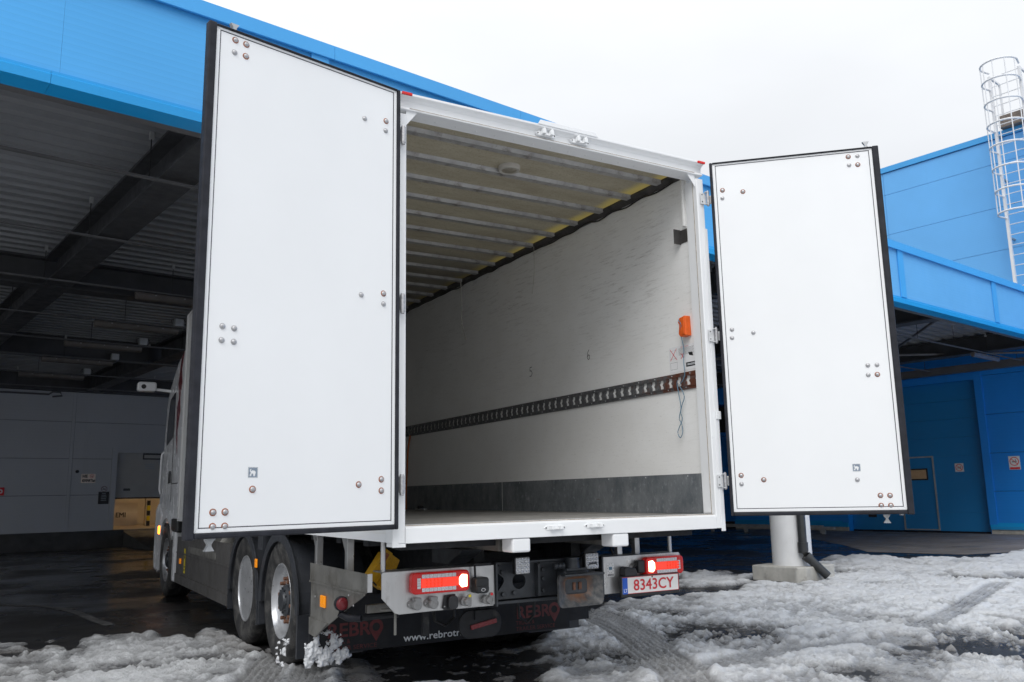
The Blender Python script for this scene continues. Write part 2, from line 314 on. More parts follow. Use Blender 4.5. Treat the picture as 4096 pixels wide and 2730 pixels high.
# ---------------------------------------------------------------- mesh builder
class MB:
    def __init__(s): s.v = []; s.f = []; s.mi = []; s.cur = 0
    def add(s, vs, fs):
        o = len(s.v); s.v += [tuple(float(c) for c in v) for v in vs]; s.f += [tuple(i + o for i in f) for f in fs]; s.mi += [s.cur] * len(fs); return s
    def mat(s, i): s.cur = i; return s
    def box(s, x0, x1, y0, y1, z0, z1):
        if x0 > x1: x0, x1 = x1, x0
        if y0 > y1: y0, y1 = y1, y0
        if z0 > z1: z0, z1 = z1, z0
        return s.add([(x0, y0, z0), (x1, y0, z0), (x1, y1, z0), (x0, y1, z0), (x0, y0, z1), (x1, y0, z1), (x1, y1, z1), (x0, y1, z1)],
                     [(0, 3, 2, 1), (4, 5, 6, 7), (0, 1, 5, 4), (1, 2, 6, 5), (2, 3, 7, 6), (3, 0, 4, 7)])
    def prism(s, poly, axis, a, b):
        """poly in the two other axes (cyclic order x,y,z without axis), extruded a..b along axis"""
        k = len(poly)
        def P(p, w):
            return {'x': (w, p[0], p[1]), 'y': (p[0], w, p[1]), 'z': (p[0], p[1], w)}[axis]
        vs = [P(p, a) for p in poly] + [P(p, b) for p in poly]
        fs = [tuple(range(k)), tuple(range(2 * k - 1, k - 1, -1))] + [(i, i + k, (i + 1) % k + k, (i + 1) % k) for i in range(k)]
        return s.add(vs, fs)
    def obox(s, p0, p1, w, h, up=(0, 0, 1)):
        """bar of cross-section w x h from p0 to p1"""
        p0, p1 = Vector(p0), Vector(p1); d = (p1 - p0).normalized(); up = Vector(up)
        if abs(d.dot(up)) > 0.99: up = Vector((0, 1, 0))
        sx = d.cross(up).normalized() * (w / 2); uz = sx.cross(d).normalized() * (h / 2)
        vs = [p + a * sx + c * uz for p in (p0, p1) for a, c in ((-1, -1), (1, -1), (1, 1), (-1, 1))]
        return s.add(vs, [(0, 1, 2, 3), (7, 6, 5, 4), (0, 4, 5, 1), (1, 5, 6, 2), (2, 6, 7, 3), (3, 7, 4, 0)])
    def tube(s, path, r, n=8, closed=False):
        path = [Vector(p) for p in path]; k = len(path); rings = []
        for i, p in enumerate(path):
            a = path[max(0, i - 1)]; c = path[min(k - 1, i + 1)]
            if closed: a = path[i - 1]; c = path[(i + 1) % k]
            d = (c - a).normalized(); up = Vector((0, 0, 1)) if abs(d.z) < 0.95 else Vector((0, 1, 0))
            e1 = d.cross(up).normalized(); e2 = e1.cross(d)
            rr = r[i] if isinstance(r, (list, tuple)) else r
            rings.append([p + e1 * (rr * math.cos(2 * math.pi * j / n)) + e2 * (rr * math.sin(2 * math.pi * j / n)) for j in range(n)])
        vs = [q for ring in rings for q in ring]; fs = []
        for i in range(k if closed else k - 1):
            a, c = i * n, ((i + 1) % k) * n
            fs += [(a + j, a + (j + 1) % n, c + (j + 1) % n, c + j) for j in range(n)]
        if not closed: fs += [tuple(range(n - 1, -1, -1)), tuple((k - 1) * n + j for j in range(n))]
        return s.add(vs, fs)
    def lathe(s, prof, c, axis='x', n=32, cap=True):
        """prof: list of (offset along axis, radius)"""
        c = Vector(c); vs = []
        for a, r in prof:
            for j in range(n):
                u, w = r * math.cos(2 * math.pi * j / n), r * math.sin(2 * math.pi * j / n)
                vs.append(c + Vector({'x': (a, u, w), 'y': (u, a, w), 'z': (u, w, a)}[axis]))
        fs = [(i * n + j, i * n + (j + 1) % n, (i + 1) * n + (j + 1) % n, (i + 1) * n + j) for i in range(len(prof) - 1) for j in range(n)]
        if cap: fs += [tuple(range(n - 1, -1, -1)), tuple((len(prof) - 1) * n + j for j in range(n))]
        return s.add(vs, fs)
    def mesh(s, name, mats, off=(0, 0, 0), smooth=None):
        me = bpy.data.meshes.new(name)
        me.from_pydata([(v[0] - off[0], v[1] - off[1], v[2] - off[2]) for v in s.v], [], s.f)
        for mm in (mats if isinstance(mats, (list, tuple)) else [mats]): me.materials.append(MATS[mm])
        if len(me.materials) > 1: me.polygons.foreach_set('material_index', s.mi)
        import bmesh
        bm = bmesh.new(); bm.from_mesh(me); bmesh.ops.recalc_face_normals(bm, faces=bm.faces[:]); bm.to_mesh(me); bm.free()
        if smooth is not None:
            me.polygons.foreach_set('use_smooth', [True] * len(me.polygons))
            try: me.set_sharp_from_angle(angle=R(smooth))
            except Exception: pass
        me.update()
        return me
ORG = {}
def thing(name, label, cat, org, frame='W', group=None):
    o = bpy.data.objects.new(name, None); COL.objects.link(o); o.empty_display_size = 0.2
    if frame == 'B': o.location = B(*org); o.rotation_euler[2] = PH
    else: o.location = org
    o['label'] = label; o['category'] = cat
    if group: o['group'] = group
    ORG[o] = tuple(org); return o
def part(mb, name, mats, parent, smooth=None, bevel=0.0, label=None, kind=None):
    """mesh in the frame coordinates of its root thing"""
    off = ORG[parent]
    o = bpy.data.objects.new(name, mb.mesh(name, mats, off, smooth)); COL.objects.link(o); o.parent = parent
    ORG[o] = off
    if bevel:
        bv = o.modifiers.new('bevel', 'BEVEL'); bv.width = bevel; bv.segments = 2; bv.limit_method = 'ANGLE'; bv.angle_limit = R(40)
    if label: o['label'] = label
    if kind: o['kind'] = kind
    return o
def inst(me, name, parent, loc, rot=(0, 0, 0), scale=None):
    o = bpy.data.objects.new(name, me); COL.objects.link(o); o.parent = parent
    of = ORG[parent]; o.location = (loc[0] - of[0], loc[1] - of[1], loc[2] - of[2]); o.rotation_euler = rot
    if scale: o.scale = scale
    ORG[o] = (0, 0, 0); return o
def one(mb, name, mats, label, cat, org, frame='W', group=None, smooth=None, bevel=0.0, kind=None):
    """a top-level thing that is one mesh"""
    o = bpy.data.objects.new(name, mb.mesh(name, mats, org, smooth)); COL.objects.link(o)
    if frame == 'B': o.location = B(*org); o.rotation_euler[2] = PH
    else: o.location = org
    if label: o['label'] = label
    if cat: o['category'] = cat
    if group: o['group'] = group
    if kind: o['kind'] = kind
    if bevel:
        bv = o.modifiers.new('bevel', 'BEVEL'); bv.width = bevel; bv.segments = 2; bv.limit_method = 'ANGLE'; bv.angle_limit = R(40)
    ORG[o] = tuple(org); return o
_TXT = {}
def text_verts(body, size=1.0, align='LEFT'):
    k = (body, align)
    if k not in _TXT:
        cu = bpy.data.curves.new('t', 'FONT'); cu.body = body; cu.size = 1.0; cu.align_x = align; cu.resolution_u = 3
        o = bpy.data.objects.new('t', cu); COL.objects.link(o)
        dg = bpy.context.evaluated_depsgraph_get(); ev = o.evaluated_get(dg); me = ev.to_mesh()
        _TXT[k] = ([tuple(v.co) for v in me.vertices], [tuple(p.vertices) for p in me.polygons])
        ev.to_mesh_clear(); bpy.data.objects.remove(o); bpy.data.curves.remove(cu)
    return _TXT[k]
def text(mb, body, o, right, up, size, align='LEFT', width=None, thin=0.0):
    """flat lettering at o; width: fit to this width; thin: stroke copies drawn apart to embolden"""
    vs, fs = text_verts(body, 1.0, align); o, right, up = Vector(o), Vector(right).normalized(), Vector(up).normalized()
    sx = size
    if width:
        xs = [v[0] for v in vs]; sx = width / (max(xs) - min(xs))
    for dx, dy in (((0, 0),) if not thin else ((0, 0), (thin, 0), (0, thin), (thin, thin))):
        nn = right.cross(up) * ((dx + 2 * dy) * 0.05)
        mb.add([o + right * (v[0] * sx + dx) + up * (v[1] * size + dy) + nn for v in vs], fs)
    return mb

# ================================================================ SETTING: ground
g = MB(); S_ = 900.0
g.add([(-S_, -S_, 0), (S_, -S_, 0), (S_, S_, 0), (-S_, S_, 0)], [(0, 1, 2, 3)])
one(g, 'ground', 'wet_asphalt', None, None, (0, 0, 0), kind='structure')

# --- value noise helpers
def vnoise(x, y, seed):
    xi = np.floor(x).astype(np.int64); yi = np.floor(y).astype(np.int64); fx = x - xi; fy = y - yi
    def h(a, b):
        k = (a * 374761393 + b * 668265263 + seed * 982451653) & 0x7fffffff
        k = ((k ^ (k >> 13)) * 1274126177) & 0x7fffffff
        return ((k ^ (k >> 16)) & 0xffff) / 65535.0
    ux = fx * fx * (3 - 2 * fx); uy = fy * fy * (3 - 2 * fy)
    return (h(xi, yi) * (1 - ux) + h(xi + 1, yi) * ux) * (1 - uy) + (h(xi, yi + 1) * (1 - ux) + h(xi + 1, yi + 1) * ux) * uy
def fbm(x, y, f, seed, o=4, g=0.55):
    a = 1.0; t = 0; w = 0
    for i in range(o):
        t = t + a * vnoise(x * f + 17.3 * i, y * f - 9.1 * i, seed + i); w += a; a *= g; f *= 2.03
    return t / w
def poly_sd(X, Y, poly):
    """signed distance, positive inside"""
    ins = np.zeros(X.shape, bool); d = np.full(X.shape, 1e9); k = len(poly)
    for i in range(k):
        x0, y0 = poly[i]; x1, y1 = poly[(i + 1) % k]
        c = ((y0 > Y) != (y1 > Y)) & (X < (x1 - x0) * (Y - y0) / (y1 - y0 + 1e-12) + x0); ins ^= c
        ex, ey = x1 - x0, y1 - y0; L2 = ex * ex + ey * ey + 1e-12
        t = np.clip(((X - x0) * ex + (Y - y0) * ey) / L2, 0, 1)
        d = np.minimum(d, np.hypot(X - x0 - t * ex, Y - y0 - t * ey))
    return np.where(ins, d, -d)
def line_sd(X, Y, pts):
    """distance to a polyline, signed cross offset and run length"""
    d = np.full(X.shape, 1e9); off = np.zeros(X.shape); run = np.zeros(X.shape); acc = 0.0
    for (x0, y0), (x1, y1) in zip(pts[:-1], pts[1:]):
        ex, ey = x1 - x0, y1 - y0; l = math.hypot(ex, ey)
        t = np.clip(((X - x0) * ex + (Y - y0) * ey) / (l * l), 0, 1)
        dd = np.hypot(X - x0 - t * ex, Y - y0 - t * ey); o = ((X - x0) * -ey + (Y - y0) * ex) / l
        k = dd < d; d = np.where(k, dd, d); off = np.where(k, o, off); run = np.where(k, acc + t * l, run); acc += l
    return d, off, run
def gp(pts): return [tuple(onz(x, y)[:2]) for x, y in pts]
def smooth_line(p, n=6):
    p = [np.array(q) for q in p]; o = []
    for i in range(len(p) - 1):
        a, b_, c, d = p[max(0, i - 1)], p[i], p[i + 1], p[min(len(p) - 1, i + 2)]
        for j in range(n):
            t = j / n
            o.append(tuple(0.5 * ((2 * b_) + (-a + c) * t + (2 * a - 5 * b_ + 4 * c - d) * t * t + (-a + 3 * b_ - 3 * c + d) * t ** 3)))
    return o + [tuple(p[-1])]

# --- snow sheet: graded grid, denser where the yard is near
def graded(segs):
    o = [segs[0][0]]
    for a, b_, st in segs:
        k = max(1, int(round((b_ - a) / st))); o += [a + (b_ - a) * (i + 1) / k for i in range(k)]
    return np.array(o)
gx = graded([(-60, -12, 4), (-12, -4.2, 0.4), (-4.2, 6.0, 0.026), (6.0, 11.0, 0.042), (11, 19, 0.09), (19, 26, 0.3), (26, 60, 3)])
gy = graded([(-70, -10, 4), (-10, -1.6, 0.3), (-1.6, 3.6, 0.026), (3.6, 6.2, 0.045), (6.2, 10, 0.10)])
X, Y = np.meshgrid(gx, gy)
left = gp([(-260, 2588), (0, 2588), (110, 2592), (170, 2596), (195, 2568), (235, 2575), (270, 2592), (350, 2572), (420, 2545), (520, 2538), (600, 2533), (690, 2546), (770, 2562), (830, 2530), (862, 2520), (905, 2535), (950, 2575), (1000, 2605), (1075, 2605), (1120, 2640), (1230, 2665), (1330, 2660), (1390, 2690), (1420, 2760)])
right = gp([(2420, 2412), (2600, 2398), (2760, 2383), (2900, 2372), (3010, 2352), (3060, 2334), (3170, 2345), (3262, 2330), (3300, 2305), (3285, 2262), (3330, 2228), (3480, 2228), (3640, 2243), (3750, 2236), (3930, 2240), (4096, 2208), (4300, 2188)])
low = gp([(2160, 2760), (2130, 2570), (2200, 2545), (2290, 2505), (2330, 2462)])
mainp = ([(-60, 7.0), left[0]] + left + low + right + [(40, 5.5), (60, -70), (-60, -70)])
patch = gp([(2690, 2304), (2780, 2292), (2900, 2288), (3040, 2312), (3000, 2332), (2900, 2345), (2760, 2352), (2690, 2346)])
n1 = fbm(X, Y, 0.9, 3, 5); n2 = fbm(X, Y, 5.0, 11, 4, 0.6); n3 = fbm(X, Y, 17.0, 23, 3, 0.7); n4 = fbm(X, Y, 2.2, 41, 4)
sdm = np.maximum(poly_sd(X, Y, mainp), poly_sd(X, Y, patch) - 0.05)
ragged = sdm + (n2 - 0.5) * 0.34 + (n4 - 0.5) * 0.35
cov = np.clip(ragged / 0.30, -1, 1)
Xr = X * 0.80 + Y * 0.60; Yr = -X * 0.60 + Y * 0.80
n5 = fbm(Xr * 0.5, Yr * 1.6, 1.6, 57, 5, 0.6); body = np.clip((0.6 * n5 + 0.4 * n4 - 0.36) * 4.2 + 0.45 * np.clip((X - 3.2) / 3.0, 0, 1), 0, 1)
trk = np.zeros(X.shape)
# bald or thin, wet spots (pixel of the photograph, radius m, amount)
spots = [((2880, 2535), 0.75, 1.0), ((2700, 2560), 0.5, 0.7), ((2560, 2470), 0.55, 0.55), ((2520, 2630), 0.5, 0.75), ((2300, 2640), 0.45, 0.55), ((3980, 2600), 0.75, 1.05), ((3820, 2540), 0.45, 0.65), ((4080, 2540), 0.6, 0.75), ((3600, 2500), 0.40, 0.45), ((3990, 2320), 0.42, 0.9), ((3820, 2312), 0.40, 0.8),
         ((3720, 2505), 0.3, 0.7), ((3840, 2425), 0.35, 0.6), ((3320, 2700), 0.35, 0.55), ((3060, 2600), 0.35, 0.4), ((560, 2680), 0.35, 0.55), ((250, 2700), 0.35, 0.45), ((860, 2640), 0.40, 0.6), ((1000, 2620), 0.25, 0.5), ((110, 2625), 0.5, 0.6), ((720, 2600), 0.3, 0.35), ((3560, 2345), 0.3, 0.35), ((3420, 2290), 0.5, 0.5), ((3250, 2360), 0.5, 0.4), ((2950, 2450), 0.35, 0.35)]
thin = np.zeros(X.shape)
for (px, py), r_, a_ in spots:
    q = onz(px, py); dd = np.hypot((X - q[0]), (Y - q[1])) / r_ + (n2 - 0.5) * 1.1 + (n4 - 0.5) * 0.8
    thin = np.maximum(thin, a_ * np.clip(1.25 - dd, 0, 1))
H = np.where(cov > 0, 0.006 + cov ** 0.7 * (0.010 + 0.030 * body), 0.03 * cov)
H = H + np.clip(cov, 0, 1) * (0.35 + 0.65 * body) * ((n2 - 0.5) * 0.030 + (n3 - 0.5) * 0.060 + np.maximum(n3 - 0.55, 0) * 0.14 + np.maximum(n2 - 0.60, 0) * 0.08)
H = H + np.clip(1 - np.abs(ragged - 0.12) / 0.14, 0, 1) * 0.035 * np.clip((n2 - 0.42) * 5, 0, 1)     # pushed-up rims
H = H - thin * 0.052
H = np.where(H > 0.05, 0.05 + 0.55 * (H - 0.05), H)
dirt = np.clip(thin * 0.25 + (0.55 - n1) * 0.9 + (0.5 - n4) * 0.5, 0, 0.5)
# tyre tracks (pixel polyline, width, depth, ribs)
tracks = [([(2310, 2462), (2400, 2488), (2500, 2540), (2600, 2615), (2700, 2690), (2790, 2790)], 0.42, 1.0, 7), ([(2330, 2440), (2450, 2475), (2560, 2535), (2660, 2600)], 0.26, 0.8, 5),
          ([(2720, 2715), (2900, 2668), (3100, 2625), (3300, 2600), (3480, 2585), (3620, 2566)], 0.30, 0.8, 6), ([(2330, 2705), (2500, 2690), (2640, 2672), (2760, 2690)], 0.30, 0.7, 6),
          ([(1120, 2640), (1080, 2680), (1030, 2740), (980, 2800)], 0.34, 1.0, 6), ([(1250, 2660), (1240, 2700), (1200, 2770)], 0.30, 0.8, 6),
          ([(3650, 2520), (3800, 2470), (3900, 2405), (4000, 2345)], 0.30, 0.6, 5), ([(3960, 2480), (4096, 2500), (4300, 2520)], 0.3, 0.7, 5), ([(2300, 2730), (2700, 2560), (3000, 2440)], 0.2, 0.25, 3)]
for pts, wd, dp, nr in tracks:
    d, off, run = line_sd(X, Y, smooth_line(gp(pts)))
    wob = off + (n2 - 0.5) * 0.02
    k = np.clip((wd / 2 - d) / 0.035, 0, 1); k *= (cov > -0.2)
    rib = 0.018 * np.sin(wob / wd * nr * 2 * math.pi) + 0.006 * np.sin(run * 2 * math.pi / 0.045 + 9 * off)
    floor_h = 0.010 + rib * 0.9
    H = np.where(k > 0, H * (1 - k * dp) + floor_h * k * dp, H)
    H = H + np.clip(1 - np.abs(d - wd / 2 - 0.05) / 0.06, 0, 1) * 0.030 * dp * np.clip((n2 - 0.3) * 3, 0, 1.4) * (cov > 0)
    dirt = np.maximum(dirt, k * 0.38 * dp); trk = np.maximum(trk, k * dp * (cov > 0.2) * np.clip(0.42 + rib * 14, 0.1, 0.7))
# dark, churned slush behind the truck
d, off, run = line_sd(X, Y, gp([(1350, 2690), (1400, 2650), (1440, 2700), (1500, 2760)])); H = np.maximum(H, 0.035 * np.clip(1 - d / 0.16, 0, 1) * n2 * 2 - 0.006)
slv = poly_sd(X, Y, gp([(1340, 2660), (1700, 2655), (2150, 2560), (2330, 2470), (2330, 2800), (1400, 2800)]))
H = np.maximum(H, np.where(slv > 0, (n2 - 0.56) * 0.07 + (n3 - 0.5) * 0.02 - 0.004, -1)); dirt = np.where((slv > 0.05) & (cov <= 0), 0.75, dirt)
dl, _, _ = line_sd(X, Y, gp([(-50, 2622), (110, 2618), (240, 2606)])); dirt = np.maximum(dirt, np.clip(1.2 - dl / 0.2, 0, 1) * 0.9)
dl, _, _ = line_sd(X, Y, gp([(830, 2545), (900, 2570), (980, 2610), (1060, 2620)])); dirt = np.maximum(dirt, np.clip(1.2 - dl / 0.22, 0, 1) * 0.7)
H = np.where((X < -12) | (X > 26) | (Y < -10), np.maximum(H, 0.02), H)
H = np.where(H > 0.06, 0.06 + 0.5 * (H - 0.06), H)
Z = np.where(H > 0.0, H + 0.004, np.maximum(H, -0.02))
ny, nx = X.shape
keep = Z > -0.0035
fm = keep[:-1, :-1] | keep[1:, :-1] | keep[:-1, 1:] | keep[1:, 1:]
idx = np.arange(nx * ny).reshape(ny, nx)
F = np.stack([idx[:-1, :-1][fm], idx[:-1, 1:][fm], idx[1:, 1:][fm], idx[1:, :-1][fm]], 1)
used = np.unique(F); rem = np.full(nx * ny, -1); rem[used] = np.arange(len(used)); F = rem[F]
V = np.stack([X.ravel()[used], Y.ravel()[used], Z.ravel()[used]], 1)
me = bpy.data.meshes.new('snow_cover')
me.vertices.add(len(V)); me.vertices.foreach_set('co', V.ravel().astype(np.float32))
me.loops.add(F.size); me.loops.foreach_set('vertex_index', F.ravel().astype(np.int32))
me.polygons.add(len(F)); me.polygons.foreach_set('loop_start', np.arange(0, F.size, 4, dtype=np.int32)); me.polygons.foreach_set('loop_total', np.full(len(F), 4, dtype=np.int32))
me.update(calc_edges=True); me.polygons.foreach_set('use_smooth', np.ones(len(F), bool))
for nm, arr in (('depth', np.clip(np.maximum(H / 0.055, trk), 0, 1)), ('dirt', np.clip(dirt, 0, 1))):
    a = me.attributes.new(nm, 'FLOAT', 'POINT'); a.data.foreach_set('value', arr.ravel()[used].astype(np.float32))
me.materials.append(MATS['slush_snow'])
so_ = bpy.data.objects.new('snow_cover', me); COL.objects.link(so_)
so_['kind'] = 'stuff'; so_['label'] = 'slushy trodden snow with tyre tracks covering the yard'; so_['category'] = 'snow'

# faded painted line under the canopy, dry concrete apron in front of the blue gate
pl = smooth_line([tuple(onz(x, y)[:2]) for x, y in [(-200, 2415), (0, 2421), (190, 2429), (300, 2450), (370, 2478), (440, 2503)]], 5)
g = MB(); vs = []
for i, p in enumerate(pl):
    a = np.array(pl[max(0, i - 1)]); c = np.array(pl[min(len(pl) - 1, i + 1)]); d = (c - a) / np.linalg.norm(c - a); nn = np.array([-d[1], d[0]]) * 0.06
    vs += [(p[0] - nn[0], p[1] - nn[1], 0.004), (p[0] + nn[0], p[1] + nn[1], 0.004)]
g.add(vs, [(2 * i, 2 * i + 2, 2 * i + 3, 2 * i + 1) for i in range(len(pl) - 1)])
one(g, 'painted_line', 'line_paint', None, None, (0, 0, 0), kind='structure')
g = MB(); ap = [(17.5, 7.6), (20.0, 6.6), (25.25, 6.0), (25.25, 17.0), (24.0, 17.5), (22.0, 15.6), (20.9, 13.0), (19.0, 11.0), (17.2, 9.4)]
g.add([(a, b_, 0.004) for a, b_ in ap], [tuple(range(len(ap)))])
one(g, 'concrete_apron', 'apron_concrete', None, None, (0, 0, 0), frame='B', kind='structure').location = B(0, 0, 0)

# ================================================================ CANOPY (building frame: s along, t deep, z up)
FT = 6.8
can = thing('loading_canopy', 'long blue clad loading canopy with dark steel beams over the truck', 'canopy', (6, 17, 0), 'B')
strips = [-4.5, -2.6, -0.5, 3.33, 7.0, 10.7, 14.39, 18.28, 22.1, 25.25]
for a, b_ in zip(strips[:-1], strips[1:]):
    md = 1.19 if a < 1 < b_ else (a + b_) / 2
    for q0, q1 in ((a + 0.004, md - 0.0006), (md + 0.0006, b_ - 0.004)):
        part(MB().box(q0, q1, FT, FT + 0.10, 4.50, 5.42), 'fascia_panel', 'blue_panel' if q1 < 11 else 'blue_hazed', can)
for a in strips[1:-1]:
    part(MB().box(a - 0.09, a + 0.09, FT - 0.028, FT - 0.001, 4.54, 5.40), 'cover_strip', 'blue_coping', can, bevel=0.004)
cs = [-4.5, -1.8, 1.13, 3.46, 5.74, 9.2, 12.6, 16.0, 19.4, 22.4, 25.24]
for a, b_ in zip(cs[:-1], cs[1:]):
    part(MB().prism([(FT - 0.055, 5.375), (FT - 0.055, 5.51), (FT + 0.35, 5.53), (FT + 0.35, 5.44), (FT - 0.03, 5.425), (FT - 0.03, 5.375)], 'x', a + 0.0015, b_ - 0.0015), 'coping', 'blue_coping', can)
    part(MB().prism([(FT - 0.025, 4.427), (FT - 0.03, 4.50), (FT - 0.012, 4.515), (FT - 0.012, 4.538), (FT - 0.001, 4.538), (FT - 0.001, 4.435), (FT + 0.20, 4.435), (FT + 0.20, 4.427)], 'x', a + 0.0012, b_ - 0.0012), 'drip_flashing', 'blue_trim', can)
part(MB().box(-4.5, 25.24, FT + 0.11, 27.4, 5.16, 5.42), 'roof', 'dark_concrete', can)
# corrugated deck
prof = []; t = FT + 0.12; p_ = 0.275
while t < 27.3:
    prof += [(t, 5.12), (t + 0.105, 5.12), (t + 0.130, 4.955), (t + 0.250, 4.955)]; t += p_
vs = []; fs = []
for q, z in prof: vs += [(-4.5, q, z), (25.2, q, z)]
fs = [(2 * i, 2 * i + 1, 2 * i + 3, 2 * i + 2) for i in range(len(prof) - 1)]
part(MB().add(vs, fs), 'corrugated_deck', 'deck_steel', can)
def ibeam_s(a, b_, t0, w, z0, z1):
    return (MB().box(a, b_, t0, t0 + w, z0, z0 + 0.03).box(a, b_, t0, t0 + w, z1 - 0.03, z1).box(a, b_, t0 + w / 2 - 0.02, t0 + w / 2 + 0.02, z0 + 0.03, z1 - 0.03))
def ibeam_t(s0, w, a, b_, z0, z1):
    return (MB().box(s0, s0 + w, a, b_, z0, z0 + 0.03).box(s0, s0 + w, a, b_, z1 - 0.03, z1).box(s0 + w / 2 - 0.02, s0 + w / 2 + 0.02, a, b_, z0 + 0.03, z1 - 0.03))
part(MB().box(-4.5, 25.2, FT + 0.24, FT + 0.40, 4.47, 4.95), 'edge_beam', 'purlin_grey', can)
for t0 in (13.9, 20.6): part(ibeam_s(-4.5, 25.2, t0, 0.36, 4.51, 4.95), 'cross_beam', 'beam_paint', can)
part(MB().box(-4.5, 25.2, 27.0, 27.3, 4.50, 4.953), 'cross_beam', 'beam_paint', can)
for s0 in (-2.7, 2.45, 6.05, 11.3, 16.6, 21.9):
    for t0, t1 in ((FT + 0.41, 13.89), (14.27, 20.59), (20.97, 26.99)):
        part(ibeam_t(s0, 0.36, t0, t1, 4.52, 4.952), 'long_beam', 'beam_paint', can)
# cross bracing rods near the right building
for a, b_ in (((17.0, 7.3), (24.8, 13.6)), ((24.6, 7.4), (17.2, 13.7)), ((12.0, 7.4), (16.4, 13.7))):
    part(MB().tube([(a[0], a[1], 4.62), (b_[0], b_[1], 4.62)], 0.03, 6), 'bracing_rod', 'purlin_grey', can)
part(MB().box(24.5, 24.75, 7.3, 13.8, 4.42, 4.62), 'wall_beam', 'purlin_grey', can)

# cable trays hung below the deck with tube lights and junction boxes
def tray(t, where, s0=-4.0, s1=24.0):
    o = thing('cable_tray', where, 'cable tray', (s0, t, 4.46), 'B', 'cable trays hanging in rows below the canopy deck')
    rail = MB(); zb = 4.46
    rail.box(s0, s1, t - 0.02, t + 0.02, zb, zb + 0.004).box(s0, s1, t - 0.024, t - 0.020, zb, zb + 0.022).box(s0, s1, t + 0.020, t + 0.024, zb, zb + 0.022)
    part(rail, 'rail', 'purlin_grey', o)
    s = s0 + 1.0
    while s < s1:
        part(MB().tube([(s, t, zb + 0.01), (s, t, 4.96)], 0.006, 5), 'hanger_rod', 'black_cable', o)
        part(MB().box(s - 0.02, s + 0.02, t - 0.02, t + 0.02, 4.88, 4.955), 'hanger_clamp', 'galvanised', o)
        s += 1.78
    return o
ordw = ['nearest to the blue fascia', 'second from the blue fascia', 'third from the blue fascia', 'fourth from the blue fascia', 'fifth from the blue fascia', 'sixth from the blue fascia', 'seventh from the blue fascia', 'nearest to the grey back wall']
trt = [8.45, 10.8, 13.3, 15.85, 18.2, 20.48, 23.2, 26.0]
for t, w in zip(trt, ordw): tray(t, 'thin steel cable tray on rods, ' + w)
def tube_light(s, t, z, where, ln=1.45, group='tube lights hung below the canopy'):
    o = thing('tube_light', where, 'tube light', (s, t, z), 'B', group)
    part(MB().box(s, s + ln, t - 0.045, t + 0.045, z + 0.035, z + 0.06), 'housing', 'tube_plastic', o, bevel=0.006)
    part(MB().prism([(t - 0.05, z + 0.034), (t - 0.045, z - 0.02), (t - 0.02, z - 0.045), (t + 0.02, z - 0.045), (t + 0.045, z - 0.02), (t + 0.05, z + 0.034)], 'x', s + 0.01, s + ln - 0.01), 'diffuser', 'tube_plastic', o, smooth=50)
    for q in (0.2, 0.5, 0.8):
        part(MB().box(s + ln * q - 0.012, s + ln * q + 0.012, t - 0.056, t + 0.056, z + 0.028, z + 0.042), 'clip', 'galvanised', o)
    part(MB().tube([(s + 0.3, t, z + 0.055), (s + 0.3, t, 4.465)], 0.006, 5).tube([(s + ln - 0.3, t, z + 0.055), (s + ln - 0.3, t, 4.465)], 0.006, 5), 'hanger_rod', 'black_cable', o)
tube_light(4.15, 10.8, 4.38, 'unlit tube light highest beside the left cargo door edge')
for i, (t, w) in enumerate([(13.3, 'unlit tube light on the tray before the first cross beam'), (15.85, 'unlit tube light on the tray behind the first cross beam'), (18.2, 'unlit tube light above the camera arm, middle of the row of five'), (20.48, 'unlit tube light second from the back wall in the left row'), (23.2, 'unlit tube light nearest to the grey back wall in the row')]):
    tube_light(3.58 + 0.03 * i, t, 4.38, w)
tube_light(21.05, 8.45, 4.36, 'unlit tube light hanging in front of the blue gate')
for i, (t, w) in enumerate([(15.85, 'grey junction box on the tray, nearest the cargo door'), (18.2, 'grey junction box on the tray, second from the cargo door'), (20.48, 'grey junction box on the tray, third from the cargo door'), (23.2, 'grey junction box on the tray, furthest from the cargo door')]):
    s = 4.98 + 0.05 * i
    o = thing('junction_box', w, 'junction box', (s, t, 4.47), 'B', 'junction boxes on the cable trays')
    part(MB().box(s, s + 0.16, t - 0.05, t + 0.05, 4.491, 4.63), 'box', 'galvanised', o, bevel=0.008)
    part(MB().tube([(s - 0.01, t, 4.62), (s - 0.05, t, 4.60), (s - 0.06, t, 4.55), (s - 0.03, t, 4.53)], 0.008, 5).tube([(s + 0.17, t, 4.62), (s + 0.21, t, 4.60), (s + 0.22, t, 4.55), (s + 0.19, t, 4.53)], 0.008, 5), 'cable', 'black_cable', o)

# ================================================================ BACK BUILDING (grey wall, t = 27.5)
BT = 27.5; d0, d1 = 7.16, 10.3
bk = thing('warehouse', 'grey panelled warehouse back wall under the canopy with a half raised door', 'building', (8, BT, 0), 'B')
zs = [0.57, 1.53, 2.58, 3.65, 4.72, 5.2]
vj = [-12.0, -5.9, 0.0, 5.95, 11.9, 18.0, 28.2]
for i in range(5):
    for a, b_ in zip(vj[:-1], vj[1:]):
        z0, z1 = zs[i] + 0.006, zs[i + 1] - 0.006
        a_, c_ = a + 0.006, b_ - 0.006
        segs = [(a_, c_, z0, z1)]
        if a_ < d0 and c_ > d0 and z0 < 2.77:
            segs = [(a_, d0, z0, z1), (d1, c_, z0, z1)] if z1 < 2.77 else [(a_, d0, z0, z1), (d1, c_, z0, z1), (d0, d1, 2.78, z1)]
        for s0, s1, q0, q1 in segs: part(MB().box(s0, s1, BT, BT + 0.12, q0, q1), 'wall_panel', 'grey_panel', bk)
